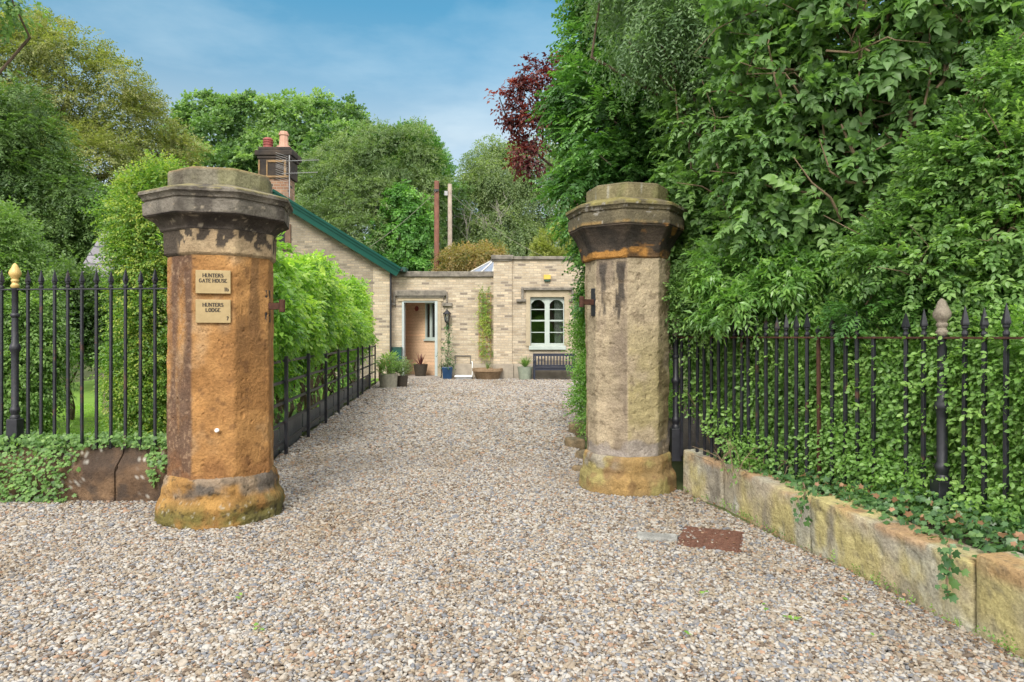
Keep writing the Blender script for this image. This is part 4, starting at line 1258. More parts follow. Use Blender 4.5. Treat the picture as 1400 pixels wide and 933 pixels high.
cp = MB().lathe([(0, .19), (.10, .18), (.11, .165), (.16, .165), (.17, .185), (.20, .185), (.21, .165), (.25, .165), (.26, .185), (.29, .185), (.30, .165), (.33, .165), (.34, .185), (.37, .185), (.40, .17), (.43, .12)], (x, YC + .4, z), 14).build('chimney_pot', MAT['redpot'], ch, smooth=True)
cp['label'] = 'short ribbed dark red chimney pot'
x, z = hx(383, YC), hz(201, YC)
cp = MB().lathe([(0, .26), (.12, .25), (.14, .17), (.50, .145), (.52, .18), (.60, .18), (.61, .15), (.66, .14)], (x, YC + .4, z), 8, R(22)).build('chimney_pot', MAT['paleclay'], ch)
cp['label'] = 'tall pale octagonal chimney pot'

# recessed wing wall with porch opening
zt = hz(379, YW)
d0, d1, dz0, dz1 = hx(551.5, YW), hx(598, YW), .09, hz(411.5, YW)
w0, w1 = hx(533, YW), hx(677, YW)
pl = hz(498, YW)
m = MB().box(w0, d0, YW, YW + .35, pl, zt).box(d1, w1, YW, YW + .35, pl, zt).box(d0, d1, YW, YW + .35, dz1, zt)
m.build('wing_wall', MAT['brick'], house)
MB().box(w0, d0 - .1, YW - .05, YW + .35, 0, pl - .002).build('plinth', MAT['plinth'], house, bevel=.012)
MB().box(d1 + .16, w1, YW - .05, YW + .35, 0, pl - .002).build('plinth', MAT['plinth'], house, bevel=.012)
m = MB().box(w0 - .02, hx(676, YW), YW - .09, YW + .45, zt + .003, hz(371.5, YW))
m.build('coping', MAT['coping'], house, bevel=.02)
# porch: label mould, jambs, recess
hd = MB()
hd.box(hx(541, YW), hx(610, YW), YW - .13, YW - .003, hz(405, YW), hz(397.5, YW))
hd.box(hx(543, YW), hx(608, YW), YW - .09, YW - .003, hz(407.5, YW), hz(405, YW) - .003)
hd.box(hx(538, YW), hx(541, YW) - .003, YW - .09, YW - .003, hz(414, YW), hz(399, YW))
hd.box(hx(610, YW) + .003, hx(612, YW), YW - .09, YW - .003, hz(414, YW), hz(399, YW))
hd.box(hx(532.5, YW), hx(541, YW) - .003, YW - .12, YW - .003, hz(418, YW), hz(414, YW) - .003)
hd.box(hx(605, YW), hx(618.5, YW), YW - .12, YW - .003, hz(419, YW), hz(414.5, YW))
hd.build('hood_mould', MAT['coping'], house, bevel=.012)
jm = MB().box(d0, hx(556.5, YW) - .14 + .05, YW - .03, YW + .3, .09, dz1 - .002)
sd = MB().box(hx(544, YW), d0 - .002, YW - .045, YW - .003, dz1 - .02, hz(407.7, YW)).box(d1 + .002, hx(606, YW), YW - .045, YW - .003, dz1 - .02, hz(407.7, YW)).box(d0 - .002, d1 + .002, YW - .045, YW - .003, dz1 + .002, hz(407.7, YW))
sd.build('door_lintel', MAT['dress'], house)
m = MB().box(hx(549.5, YW), hx(552.5, YW), YW - .02, YW + .3, .09, dz1 - .003).box(hx(594.5, YW), hx(598.3, YW), YW - .03, YW + .3, .09, dz1 - .003).box(hx(552.5, YW) + .002, hx(594.5, YW) - .002, YW + .0, YW + .25, dz1 - .06, dz1 - .003)
m.build('door_frame', MAT['doorframe'], house, bevel=.008)
m = MB().box(d1 + .01, hx(603, YW), YW - .035, YW - .003, 0, dz1 - .03)
m.build('door_jamb', MAT['dress'], house)
# angled inner wall of the porch with a window in it
p0 = np.array([hx(553.5, YW) - .25, YW + 1.55]); p1 = np.array([hx(597, YW), YW + .40])
dv = nrm(p1 - p0); nv = np.array([dv[1], -dv[0]])
def seg(t0, t1, z0, z1, o0=0.0, o1=.1):
    a, b = p0 + dv * t0 - nv * o0, p0 + dv * t1 - nv * o0
    c, d = p0 + dv * t1 - nv * o1, p0 + dv * t0 - nv * o1
    m = MB(); m.add([(a[0], a[1], z0), (b[0], b[1], z0), (c[0], c[1], z0), (d[0], d[1], z0), (a[0], a[1], z1), (b[0], b[1], z1), (c[0], c[1], z1), (d[0], d[1], z1)],
          [[0, 1, 5, 4], [1, 2, 6, 5], [2, 3, 7, 6], [3, 0, 4, 7], [4, 5, 6, 7], [3, 2, 1, 0]])
    return m
Lp = np.linalg.norm(p1 - p0)
t0, t1, wz0, wz1 = Lp * .64, Lp * .965, hz(464, YW + .7), hz(413.5, YW + .7)
m = seg(0, t0, .09, 3.0); s2 = seg(t1, Lp, .09, 3.0); m.add(s2.v, s2.f); s2 = seg(t0, t1, .09, wz0); m.add(s2.v, s2.f); s2 = seg(t0, t1, wz1, 3.0); m.add(s2.v, s2.f)
m.build('porch_wall', MAT['peach'], house)
m = MB()
for a, b, c, d in ((t0, t0 + .06, wz0, wz1), (t1 - .06, t1, wz0, wz1), (t0 + .06, t1 - .06, wz1 - .06, wz1), (t0 + .06, t1 - .06, wz0, wz0 + .07), ((t0 + t1) / 2 - .05, (t0 + t1) / 2 + .05, wz0 + .07, wz1 - .06)):
    s2 = seg(a, b, c, d, -.02, .06); m.add(s2.v, s2.f)
s2 = seg(t0 - .05, t1 + .05, wz0 - .06, wz0, -.06, .02); m.add(s2.v, s2.f)
w = m.build('window', MAT['window'], house); w['label'] = 'pale framed casement inside the porch'
s2 = seg(t0 + .06, t1 - .06, wz0 + .07, wz1 - .06, .03, .04); s2.build('pane', MAT['glass'], w)
s2 = seg(t0 + .02, t1 - .02, wz0 + .02, wz1 - .02, .05, .06); s2.build('blind', mat_plain('beige_blind', (.50, .42, .31), (.58, .49, .37), 4, .9), w)
m = MB().box(d0 - .9, d0 - .8, YW + .36, YW + 2, .09, 3.0).box(d0 - .8, d1 + .3, YW + 1.9, YW + 2, .09, 3.0)
m.build('porch_lining', MAT['peach'], house)
m = MB().box(d0 - .1, d1 + .14, YW - .35, YW + 1.9, -.02, .085)
m.build('doorstep', MAT['tile'], house, bevel=.012)
# forward wing
zt2 = hz(355.5, YR)
pr0, pr1 = hx(676, YR), hx(850, YR)
q0, q1, qz0, qz1 = hx(725, YR), hx(771.5, YR), hz(473, YR), hz(406.5, YR)
pl2 = hz(498, YR)
m = MB().box(pr0, q0, YR, YR + .5, pl2, zt2).box(q1, pr1, YR, YR + .5, pl2, zt2).box(q0, q1, YR, YR + .5, qz1, zt2).box(q0, q1, YR, YR + .5, pl2, qz0)
m.build('forward_wall', MAT['brick'], house)
MB().box(pr0 - .03, hx(700, YR), YR - .07, YR - .002, pl2, zt2).build('corner_pier', MAT['brick'], house)
MB().box(pr0 - .06, hx(702, YR), YR - .12, YR - .002, 0, pl2 - .002).build('plinth', MAT['plinth'], house, bevel=.012)
MB().box(hx(702, YR) + .004, pr1, YR - .06, YR + .3, 0, pl2 - .002).build('plinth', MAT['plinth'], house, bevel=.012)
m = MB().box(pr0 - .11, hx(702, YR), YR - .16, YR + .7, zt2 + .003, hz(349.5, YR)).box(hx(702, YR) + .003, pr1, YR - .09, YR + .7, zt2 + .003, hz(351, YR))
m.box(pr0 - .14, hx(700, YR), YR - .13, YR - .075, zt2 - .05, zt2 - .002)
m.build('coping', MAT['coping'], house, bevel=.02)
MB().box(pr0, pr0 + .3, YR + .5, YR + 6, 0, zt2 - .01).build('side_wall', MAT['brick'], house)
rf2 = MB(); rf2.add([(hx(636, YW), YW + .5, zt + .12), (hx(676, YW) - .02, YW + .5, zt + .12), (hx(676, YW) - .02, YW + 2.2, zt + .78), (hx(668, YW), YW + 2.2, zt + .78), (hx(676, YW) - .02, YW + 2.2, zt + .1), (hx(636, YW), YW + 2.2, zt + .1)],
         [[0, 1, 2, 3], [1, 4, 2], [0, 3, 5], [3, 2, 4, 5], [0, 5, 4, 1]])
r2 = rf2.build('porch_roof', MAT['lead'], house)
mm = MB()
for t in (.0, .45, .9):
    xA = hx(636, YW) + (hx(676, YW) - hx(636, YW)) * t; xB = hx(668, YW) + (hx(676, YW) - hx(668, YW)) * t
    mm.bar((xA, YW + .5, zt + .14), (xB, YW + 2.2, zt + .80), .05, .04)
mm.build('roof_rib', MAT['palestone'], r2)
MB().box(d1 + .5, hx(676, YW), YW + .5, YW + 6, zt - .25, zt - .2).build('flat_roof', MAT['lead'], house)
MB().box(pr0 + .3, pr1, YR + .5, YR + 6, zt2 - .25, zt2 - .2).build('flat_roof', MAT['lead'], house)
# window hood + twin arched window
hd = MB()
hd.box(hx(716, YR), hx(781, YR), YR - .13, YR - .003, hz(397.3, YR), hz(393.5, YR))
hd.box(hx(712.5, YR), hx(716, YR) - .003, YR - .10, YR - .003, hz(409, YR), hz(393.0, YR))
hd.box(hx(706, YR), hx(719, YR), YR - .12, YR - .003, hz(413, YR), hz(409, YR) - .003)
hd.box(hx(781, YR) + .003, hx(784.5, YR), YR - .10, YR - .003, hz(409, YR), hz(393.0, YR))
hd.box(hx(778, YR), hx(791, YR), YR - .12, YR - .003, hz(413, YR), hz(409, YR) - .003)
hd.build('hood_mould', MAT['coping'], house, bevel=.012)
m = MB().box(hx(719, YR), q0 - .002, YR - .03, YR - .003, qz0, hz(397.5, YR)).box(q1 + .002, hx(778, YR), YR - .03, YR - .003, qz0, hz(397.5, YR)).box(q0 - .002, q1 + .002, YR - .03, YR - .003, qz1 + .003, hz(397.5, YR))
m.build('window_lintel', MAT['dress'], house)
wy = YR + .10
def light(x0, x1):
    z0, z1 = qz0 + .09, qz1 - .09
    zs = z1 - (x1 - x0) * .32
    xc, rr = (x0 + x1) / 2, (x1 - x0) / 2
    arc = []
    for k in range(0, 13):
        a = math.pi * k / 12
        bump = 1.0 if 3 < k < 9 else .94
        arc.append((xc - rr * math.cos(a) * (bump if 0 < k < 12 else 1), zs + (z1 - zs) * math.sin(a) * (1.0 if 3 < k < 9 else .88)))
    mm = MB()
    top = qz1 - .002
    for (xa_, za_), (xb_, zb_) in zip(arc[:-1], arc[1:]):
        mm.prism([(xa_, za_), (xb_, zb_), (xb_, top), (xa_, top)], wy, wy + .07)
    for zz, hh in ((z0 + (z1 - z0) * .25, .014), (z0 + (z1 - z0) * .52, .028), (z0 + (z1 - z0) * .78, .014)):
        mm.box(x0 + .001, x1 - .001, wy + .01, wy + .05, zz - hh, zz + hh)
    return mm
xm = (q0 + q1) / 2
l0, l1, r0, r1 = q0 + .035, xm - .085, xm + .085, q1 - .035
fr = MB().box(q0, l0, wy, wy + .07, qz0, qz1 - .002).box(l1, r0, wy - .02, wy + .07, qz0, qz1 - .002).box(r1, q1, wy, wy + .07, qz0, qz1 - .002)
fr.box(l0, l1, wy, wy + .07, qz0, qz0 + .09).box(r0, r1, wy, wy + .07, qz0, qz0 + .09)
w = fr.build('window', MAT['window'], house); w['label'] = 'twin arched sash window above the bench'
for a, b in ((l0, l1), (r0, r1)):
    light(a, b).build('sash', MAT['window'], w)
    MB().box(a, b, wy + .028, wy + .034, qz0 + .05, qz1 - .01).build('pane', MAT['glass'], w)
MB().box(q0 - .05, q1 + .05, YR - .10, YR + .09, qz0 - .14, qz0 - .002).build('sill', MAT['window'], w, bevel=.012)
m = MB()
for k in range(6):
    xx = r1 - .27 + k * .045
    m.tube([(xx, wy + .2 + .03 * (k % 2), qz0 + .05), (xx, wy + .2 + .03 * (k % 2), qz1)], [.03, .026], 6)
m.build('curtain', MAT['curtain'], w)
m = MB().box(q0 - .6, q1 + .6, wy + 2.5, wy + 2.55, .6, 3.2).box(q0 - .65, q0 - .6, wy + .5, wy + 2.5, .6, 3.2).box(q1 + .6, q1 + .65, wy + .5, wy + 2.5, .6, 3.2).box(q0 - .6, q1 + .6, wy + .5, wy + 2.5, 3.2, 3.25)
m.build('room_lining', MAT['dim'], house)
m = MB().tube([(hx(646, YW), YW - .08, .06), (hx(646, YW), YW - .08, hz(496, YW)), (hx(645, YW), YW + .0, hz(494.5, YW))], [.02, .02, .02], 8)
m.build('waste_pipe', MAT['white'], house)
m = MB().box(hx(622, YW), hx(644, YW), YW - .03, YW - .002, hz(487.5, YW), hz(485.8, YW)).box(hx(622, YW), hx(623.4, YW), YW - .028, YW - .002, hz(497.5, YW), hz(487.5, YW) - .002).box(hx(642.6, YW), hx(644, YW), YW - .028, YW - .002, hz(497.5, YW), hz(487.5, YW) - .002)
m.build('air_vent_frame', MAT['coping'], house)

# ---- slate roofed outbuilding behind the left shrubs
YB = 12.4
ob = empty('outbuilding', (hx(160, YB), YB + 2, 0), 'slate roofed outbuilding peeping over the left railing shrubs', 'outbuilding')
x0, x1, x2 = hx(104, YB), hx(141, YB + 1.2), hx(260, YB)
z0, z1 = hz(376, YB), hz(316, YB + 1.2)
m = MB(); m.add([(x0, YB, z0), (x2, YB, z0), (x2, YB + 1.2, z1), (x1, YB + 1.2, z1), (x0, YB + 2.4, z0), (x2, YB + 2.4, z0), (x0, YB, z0 - .07), (x2, YB, z0 - .07), (x2, YB + 2.4, z0 - .07), (x0, YB + 2.4, z0 - .07)],
      [[0, 1, 2, 3], [4, 0, 3], [1, 5, 2], [5, 4, 3, 2], [6, 7, 1, 0], [7, 8, 5, 1], [8, 9, 4, 5], [9, 6, 0, 4], [9, 8, 7, 6]])
m.build('roof', MAT['slate'], ob)
MB().box(x0 + .3, x2 - .2, YB + .3, YB + 2.2, 0, z0 - .073).build('wall', MAT['brick'], ob)

# ================================================================== THINGS BY THE HOUSE
# lantern
x, z = hx(612, YW), hz(442, YW)
rt = empty('wall_lantern', (x, YW - .03, z), 'black carriage lantern on the brick right of porch', 'lantern')
MB().lathe([(.0, .05), (.03, .07), (.26, .10), (.27, .02)], (x, YW - .22, z + .04), 6).build('glass_case', MAT['glass'], rt)
m = MB().lathe([(.31, .15), (.33, .15), (.42, .06), (.45, .02), (.52, .012)], (x, YW - .22, z + .0), 6)
for k in range(6):
    a = 2 * math.pi * k / 6
    m.tube([(x + .07 * math.cos(a), YW - .22 + .07 * math.sin(a), z + .05), (x + .12 * math.cos(a), YW - .22 + .12 * math.sin(a), z + .31)], [.012, .012], 4)
m.lathe([(0, .03), (.03, .08), (.05, .08)], (x, YW - .22, z), 8)
m.build('cage', MAT['black'], rt)
m = MB().box(x - .05, x + .05, YW - .04, YW, z - .22, z + .02).tube([(x, YW - .03, z - .16), (x, YW - .14, z - .20), (x, YW - .22, z - .12), (x, YW - .22, z + .01)], [.022] * 4, 6)
m.build('bracket', MAT['black'], rt)
# alarm box
x, z = hx(748, YR), hz(382, YR)
rt = empty('alarm_box', (x, YR, z), 'yellow and green alarm box high on the wing wall', 'alarm box')
MB().prism([(x - .12, z - .01), (x + .12, z - .01), (x + .12, z + .15), (x - .12, z + .15)], YR - .08, YR - .001).build('upper_cover', MAT['yellow'], rt, bevel=.01)
MB().prism([(x - .12, z - .013), (x - .09, z - .09), (x + .09, z - .09), (x + .12, z - .013)], YR - .08, YR - .001).build('lower_cover', MAT['darkgreen'], rt, bevel=.01)
# letter box
x0, x1, z0, z1 = hx(534.8, YW), hx(550.2, YW), hz(493.5, YW), hz(474.5, YW)
rt = empty('letter_box', ((x0 + x1) / 2, YW, z0), 'dark green letter box fixed left of the porch', 'letter box')
MB().box(x0, x1, YW - .22, YW - .055, z0, z1 - .03).build('case', MAT['teal_dark'], rt, bevel=.015)
MB().box(x0 - .015, x1 + .015, YW - .24, YW - .05, z1 - .028, z1).build('lid', MAT['teal_dark'], rt, bevel=.01)
MB().box((x0 + x1) / 2 - .04, (x0 + x1) / 2 + .04, YW - .228, YW - .221, z0 + .2, z0 + .29).build('badge', MAT['navy'], rt)
# porch plaques
for i, (t, z, s, lab) in enumerate(((.22, hz(424, YW + 1.2), .09, 'dark pointed wall plaque deep in the porch'), (.70, hz(422, YW + 1), .10, 'dark round wall plaque in the porch near window'))):
    q = p0 + dv * t + nv * .02
    m = MB()
    if i: m.lathe([(0, s), (.02, s), (.03, s * .6)], n=14)
    else: m.add([(-s, 0, -s), (s, 0, -s * 1.2), (0, s * 1.6, -s), (-s, 0, 0)], [[0, 1, 2], [0, 3, 1], [1, 3, 2], [0, 2, 3]]); 
    o = m.build('wall_plaque', MAT['redpot'] if i else MAT['rust'], None, world=False)
    o.rotation_euler = (R(90), 0, math.atan2(dv[1], dv[0])); o.location = (q[0], q[1], z)
    tag(o, lab, 'wall plaque')
# bench
bx0, bx1 = hx(729, 23.3), hx(729, 23.3) + 1.45
rt = empty('garden_bench', ((bx0 + bx1) / 2, 23.35, 0), 'navy painted slatted bench under the arched window', 'bench')
yf, yb = 23.02, 23.55
m = MB().bar((bx0, yb, .86), (bx1, yb, .86), .045, .09).bar((bx0, yb - .01, .48), (bx1, yb - .01, .48), .04, .06)
nsl = 13
for k in range(nsl):
    xx = bx0 + .09 + (bx1 - bx0 - .18) * k / (nsl - 1)
    m.box(xx - .022, xx + .022, yb - .02, yb + .005, .511, .814)
m.build('backrest', MAT['navy'], rt)
m = MB()
for k in range(5):
    yy = yf + .03 + k * .11
    m.box(bx0 + .03, bx1 - .03, yy - .045, yy + .045, .42, .445)
m.box(bx0 + .06, bx1 - .06, yf + .0, yf + .03, .35, .418)
m.build('seat', MAT['navy'], rt)
for xx in (bx0 + .03, bx1 - .03):
    MB().box(xx - .03, xx + .03, yf - .03, yf + .03, 0, .64).build('leg', MAT['navy'], rt)
    MB().box(xx - .03, xx + .03, yb - .03, yb + .03, 0, .815).build('leg', MAT['navy'], rt)
    MB().box(xx - .035, xx + .035, yf - .05, yb - .035, .642, .675).build('armrest', MAT['navy'], rt)
    MB().box(xx - .02, xx + .02, yf + .03, yb - .03, .16, .20).build('stretcher', MAT['navy'], rt)
# plants in pots
def potplant(name, label, cat, px, py, prof, potmat, n=16, square=False, phase=0.0, Y=None):
    Y = Y or EYE * F / (py - 460)
    x = hx(px, Y)
    zb = 0.0 if Y > 18 and Y < 40 else 0
    rt = empty(name, (x, Y, zb), label, cat)
    MB().lathe(prof, (x, Y, zb), 4 if square else n, R(45) if square else phase).build('pot', MAT[potmat], rt, smooth=not square, bevel=.008 if square else 0)
    return rt, x, Y
def tuft(rt, x, Y, z, r, h, n, fam, mat, scale=(.8, 1.2), name='leaves', droop=.1, up=1.0):
    pos = sph(n) * np.array([r, r, h]) * rng.uniform(.4, 1, (n, 1)) + np.array([x, Y, z + h * .8])
    out = nrm((pos - np.array([x, Y, z])) + np.array([0, 0, .1 * up]))
    return foliage(name, fam, (pos, out, .5 + rng.normal(0, .15, n)), LF[mat], rt, scale, 1.0, .5, droop)
def spikes(rt, x, Y, z, n, L, w, mat, spread=.8, name='leaves'):
    V, T, k = [], [], 0
    for i in range(n):
        a = rng.uniform(0, 6.28); tl = rng.uniform(.05, spread); l = L * rng.uniform(.6, 1.1)
        h = np.array([math.cos(a), math.sin(a), 0]); s = np.array([-h[1], h[0], 0])
        ring = []
        for t in (0, .35, .7, 1):
            p = np.array([x, Y, z]) + h * l * math.sin(tl) * t * (1 + .3 * t) + np.array([0, 0, l * math.cos(tl) * t * (1 - .25 * tl * t)])
            ww = w * (1 - t) ** .7 + .002
            ring += [p + s * ww / 2, p - s * ww / 2]
        V += ring
        for j in range(3):
            b = k + 2 * j
            T += [(b, b + 1, b + 3), (b, b + 3, b + 2)]
        k += 8
    V = np.array(V)
    return mesh_np(name, V, np.array(T), LF[mat], rt, {'rnd': ('FLOAT', np.clip(np.repeat(rng.normal(.5, .2, n), 8), 0, 1))})
rt, x, Y = potplant('potted_plant', 'grey stone planter of low green foliage beside estate fence', 'potted plant', 531, 531.5, [(0, .24), (.3, .26), (.42, .27), (.42, .24), (.38, .23)], 'stonepot')
tuft(rt, x, Y, .38, .32, .26, 170, 'fine', 'shrub', (1.0, 1.6))
rt, x, Y = potplant('potted_plant', 'dark planter of pale variegated foliage nearest the doorstep', 'potted plant', 548.5, 530, [(0, .16), (.3, .20), (.34, .20), (.34, .17), (.31, .165)], 'darkpot')
tuft(rt, x, Y, .30, .28, .24, 150, 'fine', 'grey', (1.0, 1.6))
rt, x, Y = potplant('potted_plant', 'black pot of dark red spiky cordyline inside the porch', 'potted plant', 575, 513, [(0, .19), (.36, .25), (.42, .26), (.42, .22), (.38, .215)], 'darkpot', Y=24.35)
rt.location.z += .086
for c in rt.children: pass
spikes(rt, x, Y, .40 + .0, 26, .62, .045, 'red', 1.0)
rt, x, Y = potplant('potted_plant', 'glossy blue square pot with tall slender climber', 'potted plant', 612, 522.5, [(0, .20), (.40, .26), (.44, .26), (.44, .22), (.40, .21)], 'bluepot', square=True, Y=23.65)
h = hz(455, Y)
MB().tube([(x, Y, .38), (x + .02, Y, 1.2), (x + .06, Y, 2.0), (x + .09, Y, 2.35)], [.014, .011, .008, .004], 6).build('stem', MAT['bark'], rt)
n = 130; zz = .4 + rng.uniform(0, 1, n) ** 1.6 * 1.6; w = np.where(zz < 1.2, .13, .06)
pos = np.stack([x + rng.normal(0, 1, n) * w, Y + rng.normal(0, 1, n) * w, zz], 1)
foliage('leaves', 'fine', (pos, sph(n), .35 + rng.normal(0, .15, n)), LF['ivy'], rt, (1.0, 1.6))
rt, x, Y = potplant('potted_plant', 'sage green pot of grassy spikes left of the bench', 'potted plant', 718, 517, [(0, .20), (.05, .21), (.42, .26), (.46, .27), (.46, .23), (.42, .22)], 'greenpot', Y=23.3)
spikes(rt, x, Y, .42, 130, .45, .03, 'shrub', .75)
rt, x, Y = potplant('potted_plant', 'brown round stone trough at the foot of trellis', 'potted plant', 666.5, 519, [(0, .36), (.04, .40), (.26, .48), (.30, .53), (.40, .53), (.40, .46), (.35, .45)], 'trough', Y=23.55)
spikes(rt, x, Y, .35, 46, .35, .02, 'grey', .9)
# climber on trellis
xt0, xt1, zt0, zt1 = hx(655, YW), hx(671, YW), hz(489, YW), hz(400, YW)
rt = empty('wall_climber', ((xt0 + xt1) / 2, YW - .05, zt0), 'climbing plant on wooden trellis above stone trough', 'climber')
m = MB()
for k in range(4): m.box(xt0 + (xt1 - xt0) * k / 3 - .012, xt0 + (xt1 - xt0) * k / 3 + .012, YW - .05, YW - .035, zt0, zt1)
for k in range(14):
    z = zt0 + .05 + (zt1 - zt0 - .1) * k / 13; m.box(xt0, xt1, YW - .034, YW - .02, z - .012, z + .012)
m.build('trellis', MAT['cotta_wood'], rt)
n = 380; v = rng.uniform(0, 1, n)
pos = np.stack([(xt0 + xt1) / 2 + rng.normal(0, .30, n) * (xt1 - xt0), np.full(n, YW - .10) - rng.uniform(0, .10, n), zt0 + (zt1 - zt0 + .1) * v], 1)
keep = fbm(pos, 2.5, 77, 3) > .40
foliage('leaves', 'fine', (pos[keep], np.tile([0, -1., .2], (keep.sum(), 1)), .35 + .5 * vnoise(pos[keep], 3, 5) + rng.normal(0, .1, keep.sum())), LF['column'], rt, (.8, 1.4), .5, .8, .4)
# low table with pot by the estate fence
Y = 22.6; x0, x1 = hx(517, Y), hx(534, Y)
rt = empty('potting_stand', ((x0 + x1) / 2, Y, 0), 'brown wooden stand with bowl top beside gable corner', 'stand')
m = MB().box(x0 + .04, x1 - .04, Y - .16, Y + .16, .52, .56); m.build('shelf_top', MAT['terracotta'], rt, bevel=.01)
for a in (x0 + .07, x1 - .07):
    for b in (Y - .13, Y + .13): MB().box(a - .025, a + .025, b - .025, b + .025, 0, .518).build('leg', MAT['rust'], rt)
rt = empty('potted_plant', ((x0 + x1) / 2 + .12, Y, .56), 'terracotta bowl of bright green leaves on wooden stand', 'potted plant')
xx = (x0 + x1) / 2 + .05
MB().lathe([(0, .12), (.02, .14), (.12, .22), (.14, .23), (.14, .19), (.12, .18)], (xx, Y, .56), 16).build('pot', MAT['terracotta'], rt, smooth=True)
tuft(rt, xx + .14, Y, .66, .22, .17, 60, 'leafy', 'laurel', (.5, .8))
# white lidded box
x0, x1, Y = hx(622, 23.5), hx(646, 23.5), 23.55
rt = empty('white_box', ((x0 + x1) / 2, Y, 0), 'low white lidded box between blue pot and trough', 'box')
MB().box(x0 + .04, x1 - .02, Y - .24, Y + .24, 0, .10).build('box_body', MAT['galv'], rt, bevel=.01)
m = MB().box(x0, x1, Y - .27, Y + .27, .102, .15); m.build('lid', MAT['white'], rt, bevel=.012)
# TV aerials on the chimney
x, z = hx(395, 24.4), hz(262, 24.4)
rt = empty('tv_aerial', (x, 24.45, z), 'pair of toothed television aerials on a chimney mast', 'aerial')
zt_ = hz(212, 24.4)
MB().tube([(x, 24.45, z - .2), (x, 24.45, zt_)], [.02, .02], 6).build('mast', MAT['galv'], rt)
for (py, L) in ((220, 1.05), (237, 1.0)):
    zz = hz(py, 24.4)
    m = MB(); dirv = nrm(np.array([.9, .35, .12]))
    a = np.array([x, 24.43, zz]) - dirv * .25; b = np.array([x, 24.43, zz]) + dirv * L
    m.tube([a, b], [.012, .012], 5)
    sd_ = nrm(np.cross(dirv, (0, 0, 1)))
    for k in range(13):
        q = a + (b - a) * (k + .5) / 13
        m.bar(q - sd_ * .16 - np.array([0, 0, .02]), q + sd_ * .16 + np.array([0, 0, .02]), .007, .007)
    for k in range(7):
        q = a - np.array([0, 0, .24 - .08 * k])
        m.bar(q - np.array([.22, 0, -.07]), q + np.array([.20, 0, -.07]), .007, .007)
    m.build('aerial_array', MAT['galv'], rt)
# poles and cables
YP = 28.0
m = MB().tube([(hx(597, YP), YP, -.1), (hx(597, YP), YP, hz(248, YP))], [.115, .10], 12)
rt = empty('utility_pole', (hx(597, YP), YP, 0), 'reddish brown wooden pole behind the flat roofed wing', 'pole')
m.build('pole_shaft', MAT['polewood'], rt, smooth=True)
MB().box(hx(597, YP) - .10, hx(597, YP) + .10, YP - .17, YP - .11, hz(263, YP), hz(260, YP)).build('cable_clamp', MAT['black'], rt)
YP2 = 29.5
m = MB().tube([(hx(615.5, YP2), YP2, -.1), (hx(615, YP2), YP2, hz(252, YP2))], [.11, .09], 12)
rt = empty('utility_pole', (hx(615, YP2), YP2, 0), 'pale weathered wooden pole beside the reddish brown pole', 'pole')
m.build('pole_shaft', MAT['palewood'], rt, smooth=True)
MB().box(hx(613, YP2) - .16, hx(613, YP2) - .02, YP2 - .1, YP2 + .1, hz(268, YP2), hz(262, YP2)).build('cable_clamp', MAT['galv'], rt)
def cable(a, b, sag, r, label):
    a, b = np.array(a), np.array(b)
    pts = [a + (b - a) * t - np.array([0, 0, sag * 4 * t * (1 - t)]) for t in np.linspace(0, 1, 13)]
    tag(MB().tube(pts, [r] * 13, 5).build('overhead_cable', MAT['coping'], None, smooth=True), label, 'cable')
cable((hx(597, YP), YP - .14, hz(262, YP)), (hx(505, 24.5), 24.5, hz(338, 24.5)), .12, .008, 'grey cable from reddish pole down to gable roof')
cable((hx(615, YP2), YP2 - .12, hz(264, YP2)), (hx(760, 27), 27, hz(358, 27)), .3, .006, 'thin grey cable from pale pole down to forward wing')
# ================================================================== TREES BEHIND
tree('oak_tree', 'rounded green broadleaf tree behind the chimney', 'tree', (hx(385, 42), 43), [
    (300, 200, 52, 52, 41, 1), (350, 185, 60, 42, 42, 1), (405, 178, 55, 34, 42, 1), (455, 190, 55, 38, 42, 1), (500, 205, 30, 28, 42, 1), (330, 260, 75, 60, 41, 1), (420, 250, 90, 65, 41, 1), (275, 235, 26, 45, 41, 1)],
    'oak', LF['oak'], 520, .75, 32, .45, kw=dict(scale=(.8, 1.25), droop=.1), skw=dict(tonevar=.45), limbs=10)
tree('willow_tree', 'grey green fine leaved tree behind the green gable edge', 'tree', (hx(500, 34), 35), [
    (470, 260, 60, 60, 33, .8), (530, 230, 55, 45, 33, .8), (500, 320, 95, 70, 32, .6), (440, 290, 40, 60, 33, .8), (565, 270, 35, 50, 33, .8)],
    'willow', LF['willow'], 420, .65, 30, .3, kw=dict(scale=(.7, 1.1), droop=.25), limbs=14, bark='bark_grey')
tree('conifer_tree', 'dark tipped conifer rising between the willow and sky', 'tree', (hx(570, 40), 40), [
    (548, 208, 16, 30, 34, 1), (572, 216, 20, 32, 34, 1), (590, 250, 14, 50, 34, 1), (560, 260, 36, 50, 34, 1), (530, 200, 12, 14, 34, 1)],
    'conifer', LF['yew'], 240, .5, 20, .3, bumpy=2, kw=dict(scale=(.6, 1.0), droop=-.5, b=.35), skw=dict(tonevar=.3))
tree('ivy_clad_tree', 'bright ivy clad tree trunk left of the reddish pole', 'tree', (hx(552, 31), 31), [
    (550, 330, 38, 58, 30.5, .8), (528, 350, 30, 36, 30.3, .8), (568, 312, 24, 48, 30.6, .8), (552, 372, 42, 30, 30.5, .8)],
    'ivytwig', LF['ivytree'], 260, .35, 22, .3, kw=dict(scale=(.6, 1.0), droop=.7, a=.8), skw=dict(tonevar=.3))
